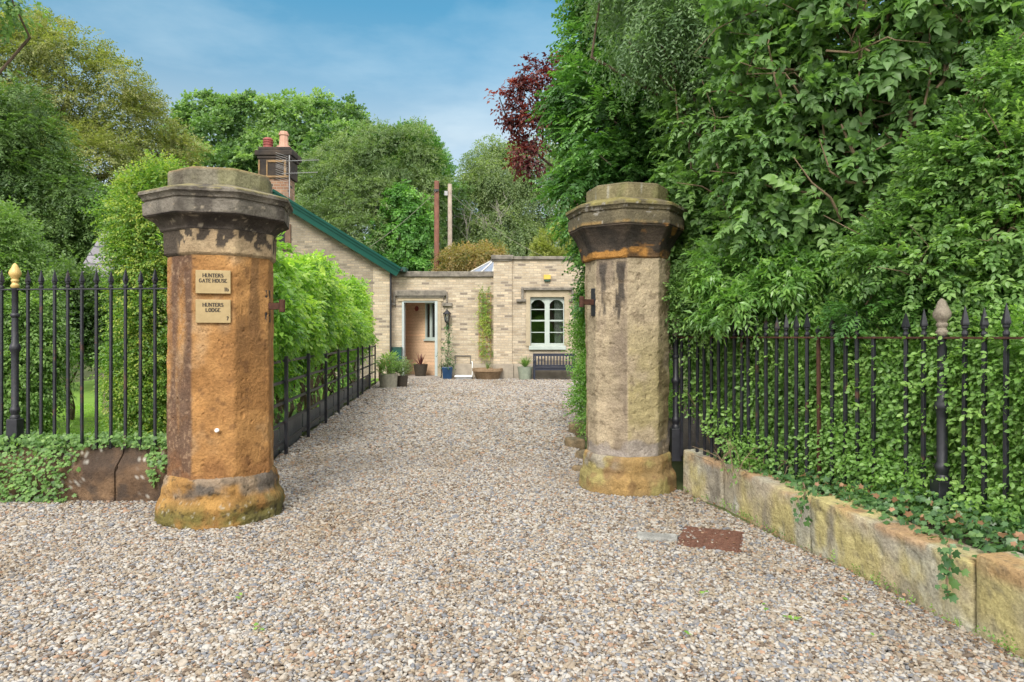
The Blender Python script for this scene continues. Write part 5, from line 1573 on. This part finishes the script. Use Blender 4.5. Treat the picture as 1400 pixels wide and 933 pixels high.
tree('birch_tree', 'drooping silver green birch behind the forward wing', 'tree', (hx(690, 40), 41), [
    (680, 240, 46, 32, 39, 1), (720, 230, 60, 28, 39, 1), (650, 285, 40, 55, 38, .8), (700, 290, 60, 60, 38, .8), (755, 275, 45, 65, 39, .8), (690, 345, 70, 45, 37, .7), (640, 340, 34, 40, 37, .8), (770, 335, 60, 50, 38, .8)],
    'birch', LF['birch'], 620, .75, 30, .28, kw=dict(scale=(.7, 1.1), droop=.9, b=.4), limbs=10, bark='bark_grey')
tree('birch_tree', 'low bushy green tree filling the gap between poles', 'tree', (hx(612, 37), 38), [
    (605, 330, 34, 60, 37, .8), (622, 300, 26, 48, 37, .8)], 'willow', LF['oak'], 110, .6, 22, .2, kw=dict(scale=(.6, 1.0)))
# bare grey sapling
rt = empty('bare_sapling', (hx(680, 35.5), 35.5, 0), 'bare grey branched sapling over the wing roof', 'tree')
m = MB()
for bx_, top in ((682, 275), (670, 300), (648, 290)):
    s0 = np.array([hx(bx_, 35.5), 35.5, 0]); tp = P(bx_ - 4, top, 35.5)
    pts = limb_pts(s0, tp, 0, 6, .02); m.tube(pts, [.06, .05, .045, .036, .028, .02, .008], 6)
    for k in range(16):
        u = rng.uniform(2.2, 5.6); i0 = int(u); b0 = pts[i0] + (pts[i0 + 1] - pts[i0]) * (u - i0)
        e = b0 + np.array([rng.normal(0, .55), rng.normal(0, .4), rng.uniform(.5, 1.4)]); lp = limb_pts(b0, e, .05, 3)
        m.tube(lp, [.016, .012, .009, .004], 5)
        for q in lp[1:3]:
            m.tube(limb_pts(q, q + np.array([rng.normal(0, .3), rng.normal(0, .2), rng.uniform(.2, .6)]), .05, 2), [.010, .008, .004], 4)
m.build('branches', MAT['bark_grey'], rt, smooth=True)
tree('golden_conifer', 'golden yellow bush above the wing roof', 'bush', (hx(765, 29), 29), [(765, 342, 26, 28, 29, 1), (752, 360, 22, 24, 29, 1), (782, 360, 20, 26, 29, 1)],
     'conifer', LF['yellow'], 120, .28, 22, .1, kw=dict(scale=(.35, .6), droop=-.4))
tree('rusty_shrub', 'rust and green shrub spilling above the porch roof', 'shrub', (hx(648, 28), 28), [(640, 358, 36, 16, 28, 1), (672, 350, 16, 9, 28, 1), (618, 364, 20, 14, 28, 1)],
     'fine', LF['orange'], 90, .25, 24, .06, kw=dict(scale=(1.4, 2.2)))
# left trees
tree('beech_tree', 'large olive brown beech filling the upper left', 'tree', (hx(-20, 24), 25), [
    (10, 120, 95, 90, 22, .9), (75, 130, 85, 95, 22, .9), (130, 170, 80, 95, 22.5, .9), (180, 220, 65, 80, 23, .9), (225, 262, 42, 62, 23.5, .9), (255, 300, 28, 70, 24, .9), (215, 330, 60, 60, 23, .9), (150, 330, 60, 60, 23, .9), (100, 260, 130, 110, 22, .7), (-70, 150, 110, 130, 22, .8)],
    'beech', LF['olive'], 1350, .55, 26, .45, kw=dict(scale=(.6, .95), droop=.3, b=.4), skw=dict(flat=.45, tonevar=.35), limbs=14)
tree('yew_tree', 'dark green feathery yew below the olive beech', 'tree', (hx(10, 17), 18), [
    (10, 170, 45, 45, 16.5, .8), (15, 250, 80, 75, 16.5, .8), (70, 300, 50, 60, 16.5, .8), (125, 320, 36, 55, 16.8, .8), (-50, 250, 80, 130, 16.5, .8), (20, 350, 90, 70, 16.5, .7), (160, 330, 40, 60, 17, .8)],
    'darkyew', LF['darkyew'], 520, .45, 28, .3, kw=dict(scale=(.7, 1.1), droop=.45, b=.35), skw=dict(tonevar=.3))
tree('lime_tree', 'leafy branch dipping into the top left corner', 'tree', (-8.6, 8.6), [(-5, -12, 40, 36, 8.6, .7), (-60, -30, 60, 70, 8.6, 1)],
     'leafy', LF['oak'], 46, .18, 12, .16, bumpy=0, kw=dict(scale=(.6, 1.0)), limbs=8)
tree('garden_shrub', 'tall pale green shrub behind the gold finial', 'shrub', (-7.4, 10.3), [
    (-8, 345, 40, 50, 9.8, .8), (12, 425, 40, 65, 9.6, .8), (30, 480, 34, 75, 9.4, .7), (-40, 400, 60, 120, 9.8, .8), (10, 540, 50, 60, 9.4, .7), (45, 520, 22, 50, 9.6, .8)],
     'fine', LF['shrub'], 420, .26, 30, .06, bumpy=0, kw=dict(scale=(.9, 1.4)), skw=dict(tonevar=.3))
tree('columnar_hedge', 'tall yellow tipped evergreen column left of orange pillar', 'shrub', (hx(200, 8.4), 8.6), [
    (200, 300, 40, 45, 8.3, .8), (212, 350, 44, 60, 8.3, .8), (216, 430, 44, 80, 8.3, .8), (210, 520, 40, 80, 8.3, .8), (202, 330, 20, 36, 8.4, .8), (240, 400, 40, 120, 8.5, .8), (192, 480, 18, 70, 8.5, .8), (215, 270, 28, 30, 8.4, .8), (186, 270, 22, 14, 8.4, .8), (225, 248, 16, 14, 8.4, .8), (158, 292, 10, 9, 8.4, .8), (225, 590, 50, 40, 8.4, .8)],
     'hedge', LF['column'], 620, .17, 26, .07, bumpy=0, kw=dict(scale=(.9, 1.4), droop=.1), skw=dict(tonevar=.4))
tree('pink_flower_shrub', 'dark shrub at the back of the lawn below slate roof', 'shrub', (hx(84, 11.6), 11.8), [(115, 425, 26, 34, 11.6, .8), (135, 450, 26, 30, 11.4, .8), (95, 420, 26, 40, 11.6, .8)],
     'fine', LF['darkyew'], 130, .3, 26, .06, kw=dict(scale=(1.2, 1.9)))
# background wood that closes the horizon
def wood(name, label, cs, n, seed):
    c, r = [], []
    for x, y, zr, w in cs:
        c.append((x, y, zr * .5)); r.append((w, w * .8, zr * .55))
    s = crown_samples(np.array(c), np.array(r), n, 1.3, 14, inner=.6, back_keep=.1)
    o = foliage(name, 'oak', s, LF['oak'], None, (2.0, 3.2), 1, .6, .1)
    tag(o, label, 'woodland', kind='stuff')
wood('woodland', 'distant green woodland along the horizon', [(x, 62 + 6 * math.sin(x), 7 + 2.0 * math.sin(x * .7), 8) for x in range(-70, 75, 9)] + [(-30, y, 9, 5) for y in range(12, 60, 8)] + [(24, y, 9, 5) for y in range(14, 60, 8)], 1500, 1)

# ================================================================== RIGHT-HAND PLANTING
tree('yew_tree', 'big bright green feathery yew above the buff pillar', 'tree', (2.4, 10.6), [
    (840, 60, 52, 65, 9.4, .8), (900, 10, 100, 80, 9.4, .8), (812, 130, 40, 42, 9.2, .8), (860, 170, 85, 70, 9.0, .8), (816, 215, 42, 42, 8.9, .8), (870, 270, 85, 60, 8.8, .8), (826, 285, 34, 36, 8.9, .8), (930, 180, 80, 110, 9.2, .8),
    (852, -40, 52, 60, 9.6, .8), (900, 340, 80, 80, 9.0, .7), (960, 60, 80, 100, 9.4, .7), (880, 380, 52, 60, 9.4, .7)],
    'yew', LF['yew'], 430, .34, 30, .28, bumpy=2, kw=dict(scale=(.9, 1.5), droop=.3, b=.35, upo=.8, upz=.7), skw=dict(tonevar=.45, flat=.38), limbs=20, twigs=60, twig_r=.010)
tree('copper_beech', 'dark red copper beech spray hanging by the yew', 'tree', (3.2, 14), [
    (768, 130, 36, 40, 13, .6), (730, 105, 28, 22, 13, .6), (725, 140, 34, 26, 13, .6), (695, 138, 20, 18, 13, .6), (728, 175, 22, 34, 13, .6), (722, 215, 14, 24, 13, .6), (790, 110, 36, 40, 13, .6), (705, 160, 14, 16, 13, .6)],
    'leafy', LF['copper'], 78, .16, 13, .14, bumpy=0, kw=dict(scale=(.7, 1.1), droop=.6), skw=dict(tonevar=.3), limbs=10)
tree('cypress_tree', 'grey green drooping cypress at the top centre right', 'tree', (3.3, 8.3), [
    (950, 20, 100, 40, 7.2, .7), (890, 50, 50, 22, 7.0, .7), (1030, 0, 100, 50, 7.2, .7), (1000, 60, 60, 26, 7.0, .7), (940, 85, 46, 18, 7.0, .7), (960, -50, 160, 50, 7.4, .7), (1050, 110, 50, 30, 7.2, .7), (1000, 130, 36, 16, 7.2, .7)],
    'cypress', LF['cypress'], 190, .20, 20, .14, bumpy=0, kw=dict(scale=(.9, 1.5), droop=.45, b=.4, upo=.7), skw=dict(tonevar=.25, flat=.4), limbs=24)
tree('lilac_bush', 'large heart leaved lilac on tan branches over right railing', 'shrub', (3.3, 5.75), [
    (1180, 90, 120, 110, 5.5, .55), (1270, 60, 120, 100, 5.3, .55), (1170, 230, 110, 110, 5.6, .5), (1150, -20, 170, 80, 5.6, .5), (1240, 180, 90, 100, 5.4, .5), (1380, 20, 110, 110, 5.2, .5)],
    'lilac', LF['lilac'], 360, .20, 8, .06, bark='bark_pale', kw=dict(scale=(.5, 1.25), droop=.3, a=.8, b=.8, upo=.9, upz=.4, upr=.5), skw=dict(tonevar=.35, inner=.3), limbs=26, twigs=150, twig_r=.011)
def lilac_limbs():
    rt = bpy.data.objects['lilac_bush']
    def br(pts, r):
        q = [P(x, y, Y) for x, y, Y in pts]
        n_ = len(q)
        m = MB().tube(q, [r * (1 - .75 * i / (n_ - 1)) for i in range(n_)], 8)
        m.build('branch', MAT['bark_pale'], rt, smooth=True)
    br([(1195, 420, 5.5), (1190, 340, 5.4), (1200, 285, 5.3), (1190, 250, 5.25), (1165, 205, 5.2), (1150, 170, 5.2)], .030)
    br([(1200, 285, 5.3), (1215, 240, 5.2), (1240, 205, 5.15), (1258, 150, 5.1), (1290, 110, 5.05), (1310, 60, 5.0), (1330, 20, 5.0)], .026)
    br([(1240, 205, 5.15), (1246, 150, 5.12), (1240, 110, 5.1), (1225, 80, 5.1)], .018)
    br([(1258, 150, 5.1), (1300, 122, 5.05), (1330, 120, 5.0), (1360, 126, 4.95)], .014)
    br([(1190, 250, 5.25), (1160, 250, 5.2), (1135, 235, 5.2), (1120, 190, 5.15)], .014)
    br([(1165, 205, 5.2), (1178, 165, 5.15), (1172, 120, 5.15), (1180, 60, 5.15)], .013)
    br([(1150, 300, 5.3), (1135, 270, 5.25), (1110, 250, 5.2), (1085, 215, 5.2)], .013)
    br([(1330, 330, 4.85), (1350, 290, 4.75), (1380, 270, 4.7), (1420, 230, 4.65)], .014)
    br([(1290, 300, 4.8), (1320, 320, 4.75), (1370, 330, 4.7)], .009)
    br([(1300, 240, 4.85), (1330, 215, 4.8), (1345, 180, 4.8), (1375, 160, 4.75)], .011)
    br([(1080, 160, 5.4), (1060, 110, 5.4), (1050, 60, 5.4), (1062, 10, 5.4)], .012)
    br([(1000, 300, 6.2), (985, 270, 6.2), (960, 255, 6.2), (925, 250, 6.2)], .012)
    br([(990, 250, 6.3), (975, 210, 6.3), (978, 160, 6.3), (960, 110, 6.3)], .012)
lilac_limbs()
tree('laurel_bush', 'dull leafy bush filling the back between lilac and yew', 'shrub', (3.6, 7.6), [
    (1090, 150, 90, 110, 5.8, .5), (1080, 270, 95, 95, 5.9, .45), (1050, 335, 56, 55, 6.0, .45), (1000, 230, 90, 110, 7.2, .6), (1010, 350, 90, 90, 7.0, .5), (1090, 330, 110, 110, 7.0, .5), (1200, 250, 150, 160, 7.0, .4), (1330, 220, 150, 180, 6.6, .4), (1240, 380, 160, 90, 6.4, .4), (960, 400, 50, 70, 7.1, .5)],
    'lilac_small', LF['lilac'], 640, .25, 13, .07, bark='bark_pale', kw=dict(scale=(.9, 1.3), droop=.4), skw=dict(inner=.35, tonevar=.3), limbs=20, twigs=160, twig_r=.010)
tree('privet_bush', 'small leaved privet bush at the right edge above railing', 'shrub', (3.45, 4.35), [
    (1345, 230, 60, 60, 4.7, .55), (1310, 300, 60, 50, 4.8, .55), (1300, 370, 90, 50, 4.7, .55), (1390, 300, 80, 140, 4.5, .55), (1240, 350, 50, 36, 4.9, .5), (1400, 150, 50, 70, 4.6, .5), (1480, 280, 90, 180, 4.5, .5), (1270, 290, 30, 26, 4.9, .5), (1350, 140, 30, 30, 4.8, .5)],
    'privet', LF['privet'], 480, .17, 15, .04, bark='bark_pale', kw=dict(scale=(.9, 1.4), droop=.15, upo=.9), skw=dict(tonevar=.35, inner=.3), limbs=30, twigs=170, twig_r=.007)
tree('shiny_shrub', 'glossy narrow leaved shrub above the middle of right railing', 'shrub', (2.95, 6.2), [
    (1080, 330, 60, 40, 5.9, .5), (1020, 380, 60, 55, 6.1, .5), (1110, 390, 60, 50, 5.7, .5), (1060, 415, 70, 36, 5.8, .5)],
    'strap', LF['strap'], 190, .13, 14, .04, bark='bark_pale', kw=dict(scale=(.8, 1.2), droop=.55), skw=dict(tonevar=.35), limbs=10)
tree('cotoneaster', 'small leaved dull green shrub behind first railing post', 'shrub', (2.3, 7.4), [
    (960, 420, 48, 40, 6.8, .5), (1000, 430, 50, 30, 6.5, .5), (950, 375, 36, 34, 7.0, .5), (1090, 440, 60, 22, 5.9, .5)],
    'hedge', LF['privet'], 220, .13, 22, .04, kw=dict(scale=(.9, 1.4)), skw=dict(tonevar=.3))
tree('young_yew', 'low yew sprigs poking out above the right railing', 'shrub', (3.2, 4.9), [
    (1230, 425, 60, 22, 4.9, .5), (1300, 415, 50, 26, 4.8, .5), (1390, 420, 60, 36, 4.5, .5), (1180, 430, 40, 16, 5.1, .5)],
    'yew', LF['yew'], 80, .10, 12, .03, bumpy=0, kw=dict(scale=(.55, .85), droop=.1, a=1.2), skw=dict(tonevar=.25))
# hedge woven through the right railing
def railing_hedge():
    rt = empty('railing_hedge', (2.9, 5.3, .33), 'leafy green hedge growing through the right iron railing', 'hedge')
    path = [(C_[0], C_[1]), (B[0], B[1]), (A[0], A[1])]
    path = [(x + .10, y + .05) for x, y in path]
    S = [slab_samples(path, [.34, .34, .34], [1.55, 1.5, 1.42],   .5, 21000, 1, .11, 5, .22, .08, 1.0, 2.4)]
    pos, out, tn = S[0]
    # the foot of the hedge bulges out through the bars, the top stays behind them
    nrm2 = np.array([-.914, -.407, 0])
    zz = (pos[:, 2] - .33) / 1.15
    pos = pos + nrm2[None] * (.052 - .128 * sst(zz, 0, .55))[:, None]
    dA = np.hypot(pos[:, 0] - A[0], pos[:, 1] - A[1])
    kp = ~((dA < 1.0) & (pos[:, 2] < .95 - .5 * dA))
    pos, out, tn = pos[kp], out[kp], tn[kp]
    foliage('leaves', 'hedge', (pos, out, tn), LF['hedge'], rt, (1.0, 1.55), .9, .6, .1, 1.0, .5)
    m = MB()
    for k in range(46):
        t = rng.uniform(0, 1); i = 0 if t < .55 else 1
        a = np.array(path[i]); b = np.array(path[i + 1]); q = a + (b - a) * rng.uniform(0, 1)
        s = np.array([q[0] + .15, q[1] + .06, .33]); e = s + np.array([rng.normal(-.05, .12), rng.normal(0, .2), rng.uniform(.5, 1.1)])
        m.tube(limb_pts(s, e, .0, 4, .05), [.010, .008, .007, .005, .002], 5)
    m.build('stems', MAT['bark_pale'], rt)
railing_hedge()
# ivy along the top of the right wall
def ivy_wall(name, label, samples, seedn, mat='ivy', sc=(.8, 1.3), stems=()):
    pos, out, tn = samples
    rt = empty(name, pos[np.argmin(pos[:, 2])], label, 'ivy')
    d = nrm(np.array([0, 0, -1.0]) + sph(len(pos)) * .8 + out * .35); up = nrm(out + np.array([0, 0, .5]) + sph(len(pos)) * .35)
    V, T, r = place(FAM['ivy'], pos, d, up, rng.uniform(sc[0], sc[1], len(pos)), tn, .15)
    mesh_np('leaves', V, T, LF[mat], rt, {'rnd': ('FLOAT', r)})
    if len(stems):
        m = MB()
        for s in stems: m.tube(s, [.006] * (len(s) - 1) + [.002], 5)
        m.build('stems', MAT['bark_pale'], rt)
    return rt
n = 3400
t = rng.uniform(0, 1, n) ** .8
yy = 6.5 + (1.6 - 6.5) * t
xw = np.interp(yy, [p[1] for p in WALLPTS[::-1]], [p[0] for p in WALLPTS[::-1]])
wdt = np.interp(yy, [1.6, 4.3, 6.5], [.55, .5, .12])
off = .06 + wdt * rng.uniform(0, 1, n) ** .7
zz = .36 + .16 * (off / .6) * rng.uniform(.2, 1.2, n) + .02
edge = fbm(np.stack([yy, yy * 0, yy * 0], 1), 2.2, 9, 3)
keep = off > .02 + .22 * (edge > .5) * rng.uniform(0, 1, n)
pos = np.stack([xw + off, yy, zz], 1)[keep]
ivy_wall('ivy', 'dark ivy sprawling along the top of yellowed block wall', (pos, nrm(np.tile([-.5, -.25, .8], (len(pos), 1))), .45 + rng.normal(0, .2, len(pos))), 1)
# fallen dry leaves among the ivy
n = 150; yy = rng.uniform(2.6, 5.2, n); xw = np.interp(yy, [p[1] for p in WALLPTS[::-1]], [p[0] for p in WALLPTS[::-1]])
pos = np.stack([xw + rng.uniform(.15, .5, n), yy, rng.uniform(.40, .50, n)], 1)
V, T, r = place(FAM['ivy'], pos, sph(n), nrm(sph(n) * .6 + np.array([0, 0, 1.])), rng.uniform(.6, 1.1, n), rng.uniform(0, 1, n), .1)
tag(mesh_np('dry_leaves', V, T, LF['dry'], None, {'rnd': ('FLOAT', r)}), 'dry brown leaves caught in the ivy on wall top', 'leaf litter', kind='stuff')
def tendril(label, px, y0, y1, Y, n, wpx):
    py = rng.uniform(y0, y1, n)
    pos = np.array([P(px + rng.normal(0, wpx), q, Y) for q in py])
    ivy_wall('ivy', label, (pos, np.tile([-.9, -.4, .1], (n, 1)), .45 + rng.normal(0, .2, n)), 2, sc=(.7, 1.2),
             stems=[[P(px + 3 * math.sin(k), y0 + (y1 - y0) * k / 6, Y) for k in range(7)]])
tendril('short ivy tuft hanging over second wall joint from pillar', 1098, 660, 712, 4.68, 46, 7)
tendril('ivy strand hanging over the wall joint nearest the camera', 1297, 745, 815, 3.36, 34, 7)
# twiggy tangle near the first post
m = MB()
for k in range(40):
    s = np.array([1.78 + rng.uniform(-.06, .4), 6.3 - rng.uniform(-.1, .9), .36]); e = s + np.array([rng.normal(0, .12), rng.normal(0, .12), rng.uniform(.05, .3)])
    m.tube(limb_pts(s, e, .2, 3, .1), [.004, .0035, .003, .002], 4)
tag(m.build('dead_twigs', MAT['bark_pale']), 'tangle of dead tan twigs at the foot of right railing', 'twigs', kind='stuff')

# clipped hedge beside the drive
rt = tree('clipped_hedge', 'clipped bright green hedge behind the buff pillar', 'hedge', (1.75, 10.6), [
    (830, 400, 24, 50, 9.6, 1.2), (828, 470, 36, 70, 9.8, 1.4), (830, 545, 34, 50, 9.8, 1.4), (846, 440, 36, 90, 9.8, 1.4), (830, 375, 20, 30, 9.6, 1.2), (866, 520, 46, 80, 9.9, 1.4), (832, 430, 28, 60, 11.5, 1.4), (830, 490, 28, 60, 11.8, 1.4), (850, 490, 40, 70, 12.5, 1.4)],
    'hedge', LF['clip'], 560, .15, 26, .05, bumpy=0, kw=dict(scale=(.9, 1.4), droop=.0, upo=.9), skw=dict(tonevar=.2))
# tall laurel along the estate fence
rt = empty('laurel_hedge', (-3.6, 12, 0), 'tall yellow green laurel hedge behind the estate fence', 'hedge')
hp = [(f0[0] - .16, f0[1] - .75), (f0[0] - .30, f0[1]), ((f0[0] + f1[0]) / 2 - .35, (f0[1] + f1[1]) / 2), (f1[0] - .35, f1[1] - .2)]
for fam, n, z0, z1, sc, nm, lm in (('laurel', 7500, [.75, .8, .8, .85], [2.5, 2.6, 2.75, 2.5], (1.0, 1.6), 'leaves', 'laurel'), ('lilac_small', 2600, [.2, .2, .25, .25], [1.8, 1.9, 1.9, 1.6], (.8, 1.2), 'inner_leaves', 'strap')):
    pos, out, tn = slab_samples(hp, z0, z1, .9, n, -1, .42, 21, .3, .30, .85, 1.1)
    zz = (pos[:, 2] - .3) / 2.3
    pos[:, 0] += .28 * sst(zz, .36, .58) * (1 - .8 * sst(zz, .70, 1.0)) - .26 * (1 - sst(zz, .18, .46))
    foliage(nm, fam, (pos, out, tn), LF[lm], rt, sc, .8, .6, .6, .8, .6)
m = MB()
for k in range(26):
    tt = rng.uniform(0, 1); q = np.array(hp[0]) + (np.array(hp[-1]) - np.array(hp[0])) * tt
    s = np.array([q[0] - .25, q[1], .0]); e = s + np.array([rng.uniform(.0, .45), rng.normal(0, .4), rng.uniform(1.2, 2.0)])
    r0 = rng.uniform(.02, .045)
    m.tube(limb_pts(s, e, .05, 6, .05), [r0, r0 * .9, r0 * .8, r0 * .7, r0 * .55, r0 * .4, r0 * .2], 7)
m.build('stems', MAT['bark'], rt, smooth=True)
m = MB()
q = np.array(hp[-1]); x, y = q[0] + .25, q[1] - 1.6
m.tube([(x, y, 0), (x + .02, y, .7), (x - .02, y, 1.5)], [.07, .06, .05], 8)
o = m.build('stems', MAT['bark_grey'], rt, smooth=True); o['label'] = 'pale bare trunk at the far end'

# ivy over the left wall
n = 7000
x = rng.uniform(-6.6, -3.0, n); h = rng.uniform(0, 1, n)
full = sst(-x, 3.88, 4.15)
z = np.where(rng.uniform(0, 1, n) < .55, .02 + .50 * h, .47 + .14 * h)
y = np.interp(-x, [2.9, 6.8], [6.10, 6.30]) - .03 + np.where(z > .33, .10 * np.clip((z - .33) / .14, 0, 1), 0) - .10 * full * fbm(np.stack([x, z, z * 0], 1), 4, 3, 3)
y = np.where(z > .47, y + rng.uniform(0, .3, n), y)
hang = fbm(np.stack([x, x * 0, x * 0], 1), 3.2, 8, 3)
keep = (rng.uniform(0, 1, n) < full) | (z > .50 - .34 * sst(hang, .46, .72))
pos = np.stack([x, y, z], 1)[keep]
ivy_wall('ivy', 'ivy mat covering the left end of dark stone wall', (pos, np.tile([0., -.8, .5], (len(pos), 1)), .5 + rng.normal(0, .2, len(pos))), 3, mat='privet', sc=(.7, 1.15))
# lawn grass
n = 5200
x = rng.uniform(-9, -2.9, n); y = rng.uniform(6.5, 16, n)
k = x < -2.95 - .107 * (y - 6.3) - np.where(y > 7.4, .45, 0); x, y = x[k], y[k]; n = len(x)
pos = np.stack([x, y, np.full(n, .05)], 1)
V, T, r = place(FAM['blade'], pos, nrm(np.array([0, 0, 1.]) + sph(n) * .35), sph(n), rng.uniform(.35, .75, n) * np.where(y < 7.2, 1.5, 1), .5 + rng.normal(0, .15, n), .2)
tag(mesh_np('grass', V, T, LF['grass'], None, {'rnd': ('FLOAT', r)}), 'bright green lawn grass behind the left railing', 'grass', kind='stuff')
n = 130
pos = np.stack([rng.uniform(-5.2, -3.9, n), rng.uniform(6.5, 7.2, n), np.full(n, .05)], 1)
rt = empty('grass_tuft', (-4.5, 6.8, .05), 'long grass tufts just behind the left railing', 'grass tuft')
V, T, r = place(FAM['blade'], pos, nrm(np.array([0, 0, 1.]) + sph(n) * .45), sph(n), rng.uniform(2.4, 4.2, n), .5 + rng.normal(0, .15, n), .2)
mesh_np('blades', V, T, LF['grass'], rt, {'rnd': ('FLOAT', r)})
# crumbs of leaf and bark gathered along the edges of the gravel
n = 900
side = rng.uniform(0, 1, n)
yy = np.where(side < .55, rng.uniform(2.8, 6.6, n), np.where(side < .8, rng.uniform(7, 20, n), 6.05))
xw = np.interp(yy, [p[1] for p in WALLPTS[::-1]], [p[0] for p in WALLPTS[::-1]])
xf = np.interp(yy, [7.2, 21], [-2.70, -4.15])
xx = np.where(side < .55, xw - .01 - rng.exponential(.10, n), np.where(side < .8, xf + rng.exponential(.12, n), rng.uniform(-6, -2.95, n)))
yy = np.where(side >= .8, yy - rng.exponential(.06, n), yy)
pos = np.stack([xx, yy, .022 + rng.uniform(0, .012, n)], 1)
V, T, r = place(FAM['ivy'], pos, nrm(sph(n) * np.array([1, 1, .25])), nrm(np.array([0, 0, 1.]) + sph(n) * .5), rng.uniform(.18, .55, n), rng.uniform(0, .8, n), .1)
tag(mesh_np('leaf_litter', V, T, LF['dry'], None, {'rnd': ('FLOAT', r)}), 'brown leaf crumbs gathered along the gravel edges', 'leaf litter', kind='stuff')
n = 70
yy = rng.uniform(2.9, 6.5, n); xw = np.interp(yy, [p[1] for p in WALLPTS[::-1]], [p[0] for p in WALLPTS[::-1]])
pos = np.stack([xw - rng.exponential(.03, n), yy, np.full(n, .02)], 1)
V, T, r = place(FAM['fine'], pos, nrm(np.array([-.5, 0, 1.]) + sph(n) * .6), sph(n), rng.uniform(.2, .5, n), rng.uniform(.2, .8, n), .2)
tag(mesh_np('weeds', V, T, LF['hedge'], None, {'rnd': ('FLOAT', r)}), 'tiny weeds along the foot of yellowed wall', 'weeds', kind='stuff')
# green leaves dropped on the gravel
spots = [(1083, 852, 9), (1047, 838, 6), (940, 875, 6), (960, 816, 6), (355, 868, 7), (322, 822, 5), (1200, 880, 6), (1155, 822, 6)]
for i, (px, py, s) in enumerate(spots):
    Y = EYE * F / (py - 460); x = hx(px, Y); n = 5 if i in (0, 4) else 2
    pos = np.array([[x, Y, .035]]) + rng.normal(0, .012, (n, 3)) * np.array([1, 1, .3])
    V, T, r = place(FAM['ivy'], pos, nrm(sph(n) * np.array([1, 1, .2])), nrm(np.array([0, 0, 1.]) + sph(n) * .4), np.full(n, .7), rng.uniform(.4, .9, n), .1)
    o = mesh_np('fallen_leaf', V, T, LF['clip'], None, {'rnd': ('FLOAT', r)})
    tag(o, 'small green leaf fallen on the gravel', 'leaf', 'green leaves fallen on the gravel')

# ================================================================== LIGHT, SKY, CAMERA
SUN_EL, SUN_AZ = 42, 194      # azimuth clockwise from +Y
w = bpy.data.worlds.new('World'); scene.world = w; w.use_nodes = True
nt = w.node_tree; nt.nodes.clear()
sky = nt.nodes.new('ShaderNodeTexSky'); sky.sky_type = 'NISHITA'; sky.sun_disc = False
sky.sun_elevation = R(SUN_EL); sky.sun_rotation = R(SUN_AZ); sky.altitude = 50; sky.air_density = 1.0; sky.dust_density = 1.2; sky.ozone_density = 2.0
tc = nt.nodes.new('ShaderNodeTexCoord').outputs['Generated']
sx = nd(nt, 'ShaderNodeSeparateXYZ', {0: tc})
zc = math_n(nt, 'MAXIMUM', sx.outputs[2], .06)
pv = nd(nt, 'ShaderNodeCombineXYZ', {0: math_n(nt, 'DIVIDE', sx.outputs[0], zc), 1: math_n(nt, 'DIVIDE', sx.outputs[1], zc), 2: 0.0}).outputs[0]
cn = tex_noise(nt, pv, .55, 7, .55)
cm = ramp(nt, cn, [(.46, (0, 0, 0)), (.78, (1, 1, 1))])
tint = ramp(nt, sx.outputs[2], [(0.0, (1.15, .88, .84)), (.28, (.99, .85, .65)), (.36, (.60, .79, .69)), (.43, (.39, .77, .72)), (1.0, (.39, .77, .72))])
blue = mixc(nt, 1.0, sky.outputs[0], tint, 'MULTIPLY')
cl = mixc(nt, math_n(nt, 'MULTIPLY', cm, .3), blue, (6.8, 7.0, 6.6))
# unseen broken cloud added overhead and behind camera as fill light, clear blue ahead
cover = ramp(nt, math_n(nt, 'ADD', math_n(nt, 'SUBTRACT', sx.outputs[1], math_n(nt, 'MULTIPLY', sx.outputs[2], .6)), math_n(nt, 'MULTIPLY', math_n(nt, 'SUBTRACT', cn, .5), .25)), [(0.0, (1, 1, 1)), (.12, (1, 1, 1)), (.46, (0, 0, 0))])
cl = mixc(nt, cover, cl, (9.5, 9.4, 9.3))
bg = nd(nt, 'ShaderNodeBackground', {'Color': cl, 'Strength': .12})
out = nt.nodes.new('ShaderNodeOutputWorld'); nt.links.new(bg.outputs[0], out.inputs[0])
ld = bpy.data.lights.new('sun', 'SUN'); ld.energy = 2.0; ld.angle = R(24); ld.color = (1, .955, .88)
lo = bpy.data.objects.new('sun', ld); COL.objects.link(lo)
el, az = R(SUN_EL), R(SUN_AZ)
to_sun = Vector((math.sin(az) * math.cos(el), math.cos(az) * math.cos(el), math.sin(el)))
lo.rotation_euler = (-to_sun).to_track_quat('-Z', 'Y').to_euler(); lo.location = (-6, -10, 20)

cd = bpy.data.cameras.new('camera'); cd.sensor_width = 36; cd.lens = 36 * F / 1400; cd.shift_y = -6.5 / 1400
cd.clip_start = .05; cd.clip_end = 1000
co = bpy.data.objects.new('camera', cd); COL.objects.link(co)
co.location = (0, 0, EYE); co.rotation_euler = (R(90), 0, 0)
scene.camera = co
vs = scene.view_settings
vs.view_transform = 'Standard'; vs.look = 'None'; vs.gamma = 1; vs.use_curve_mapping = False; vs.exposure = 1.05
cy = scene.cycles
cy.max_bounces = 6; cy.diffuse_bounces = 4; cy.glossy_bounces = 2; cy.transmission_bounces = 3; cy.transparent_max_bounces = 6
cy.use_denoising = True; cy.denoiser = 'OPENIMAGEDENOISE'; cy.use_adaptive_sampling = True; cy.adaptive_threshold = .02
cy.caustics_reflective = False; cy.caustics_refractive = False
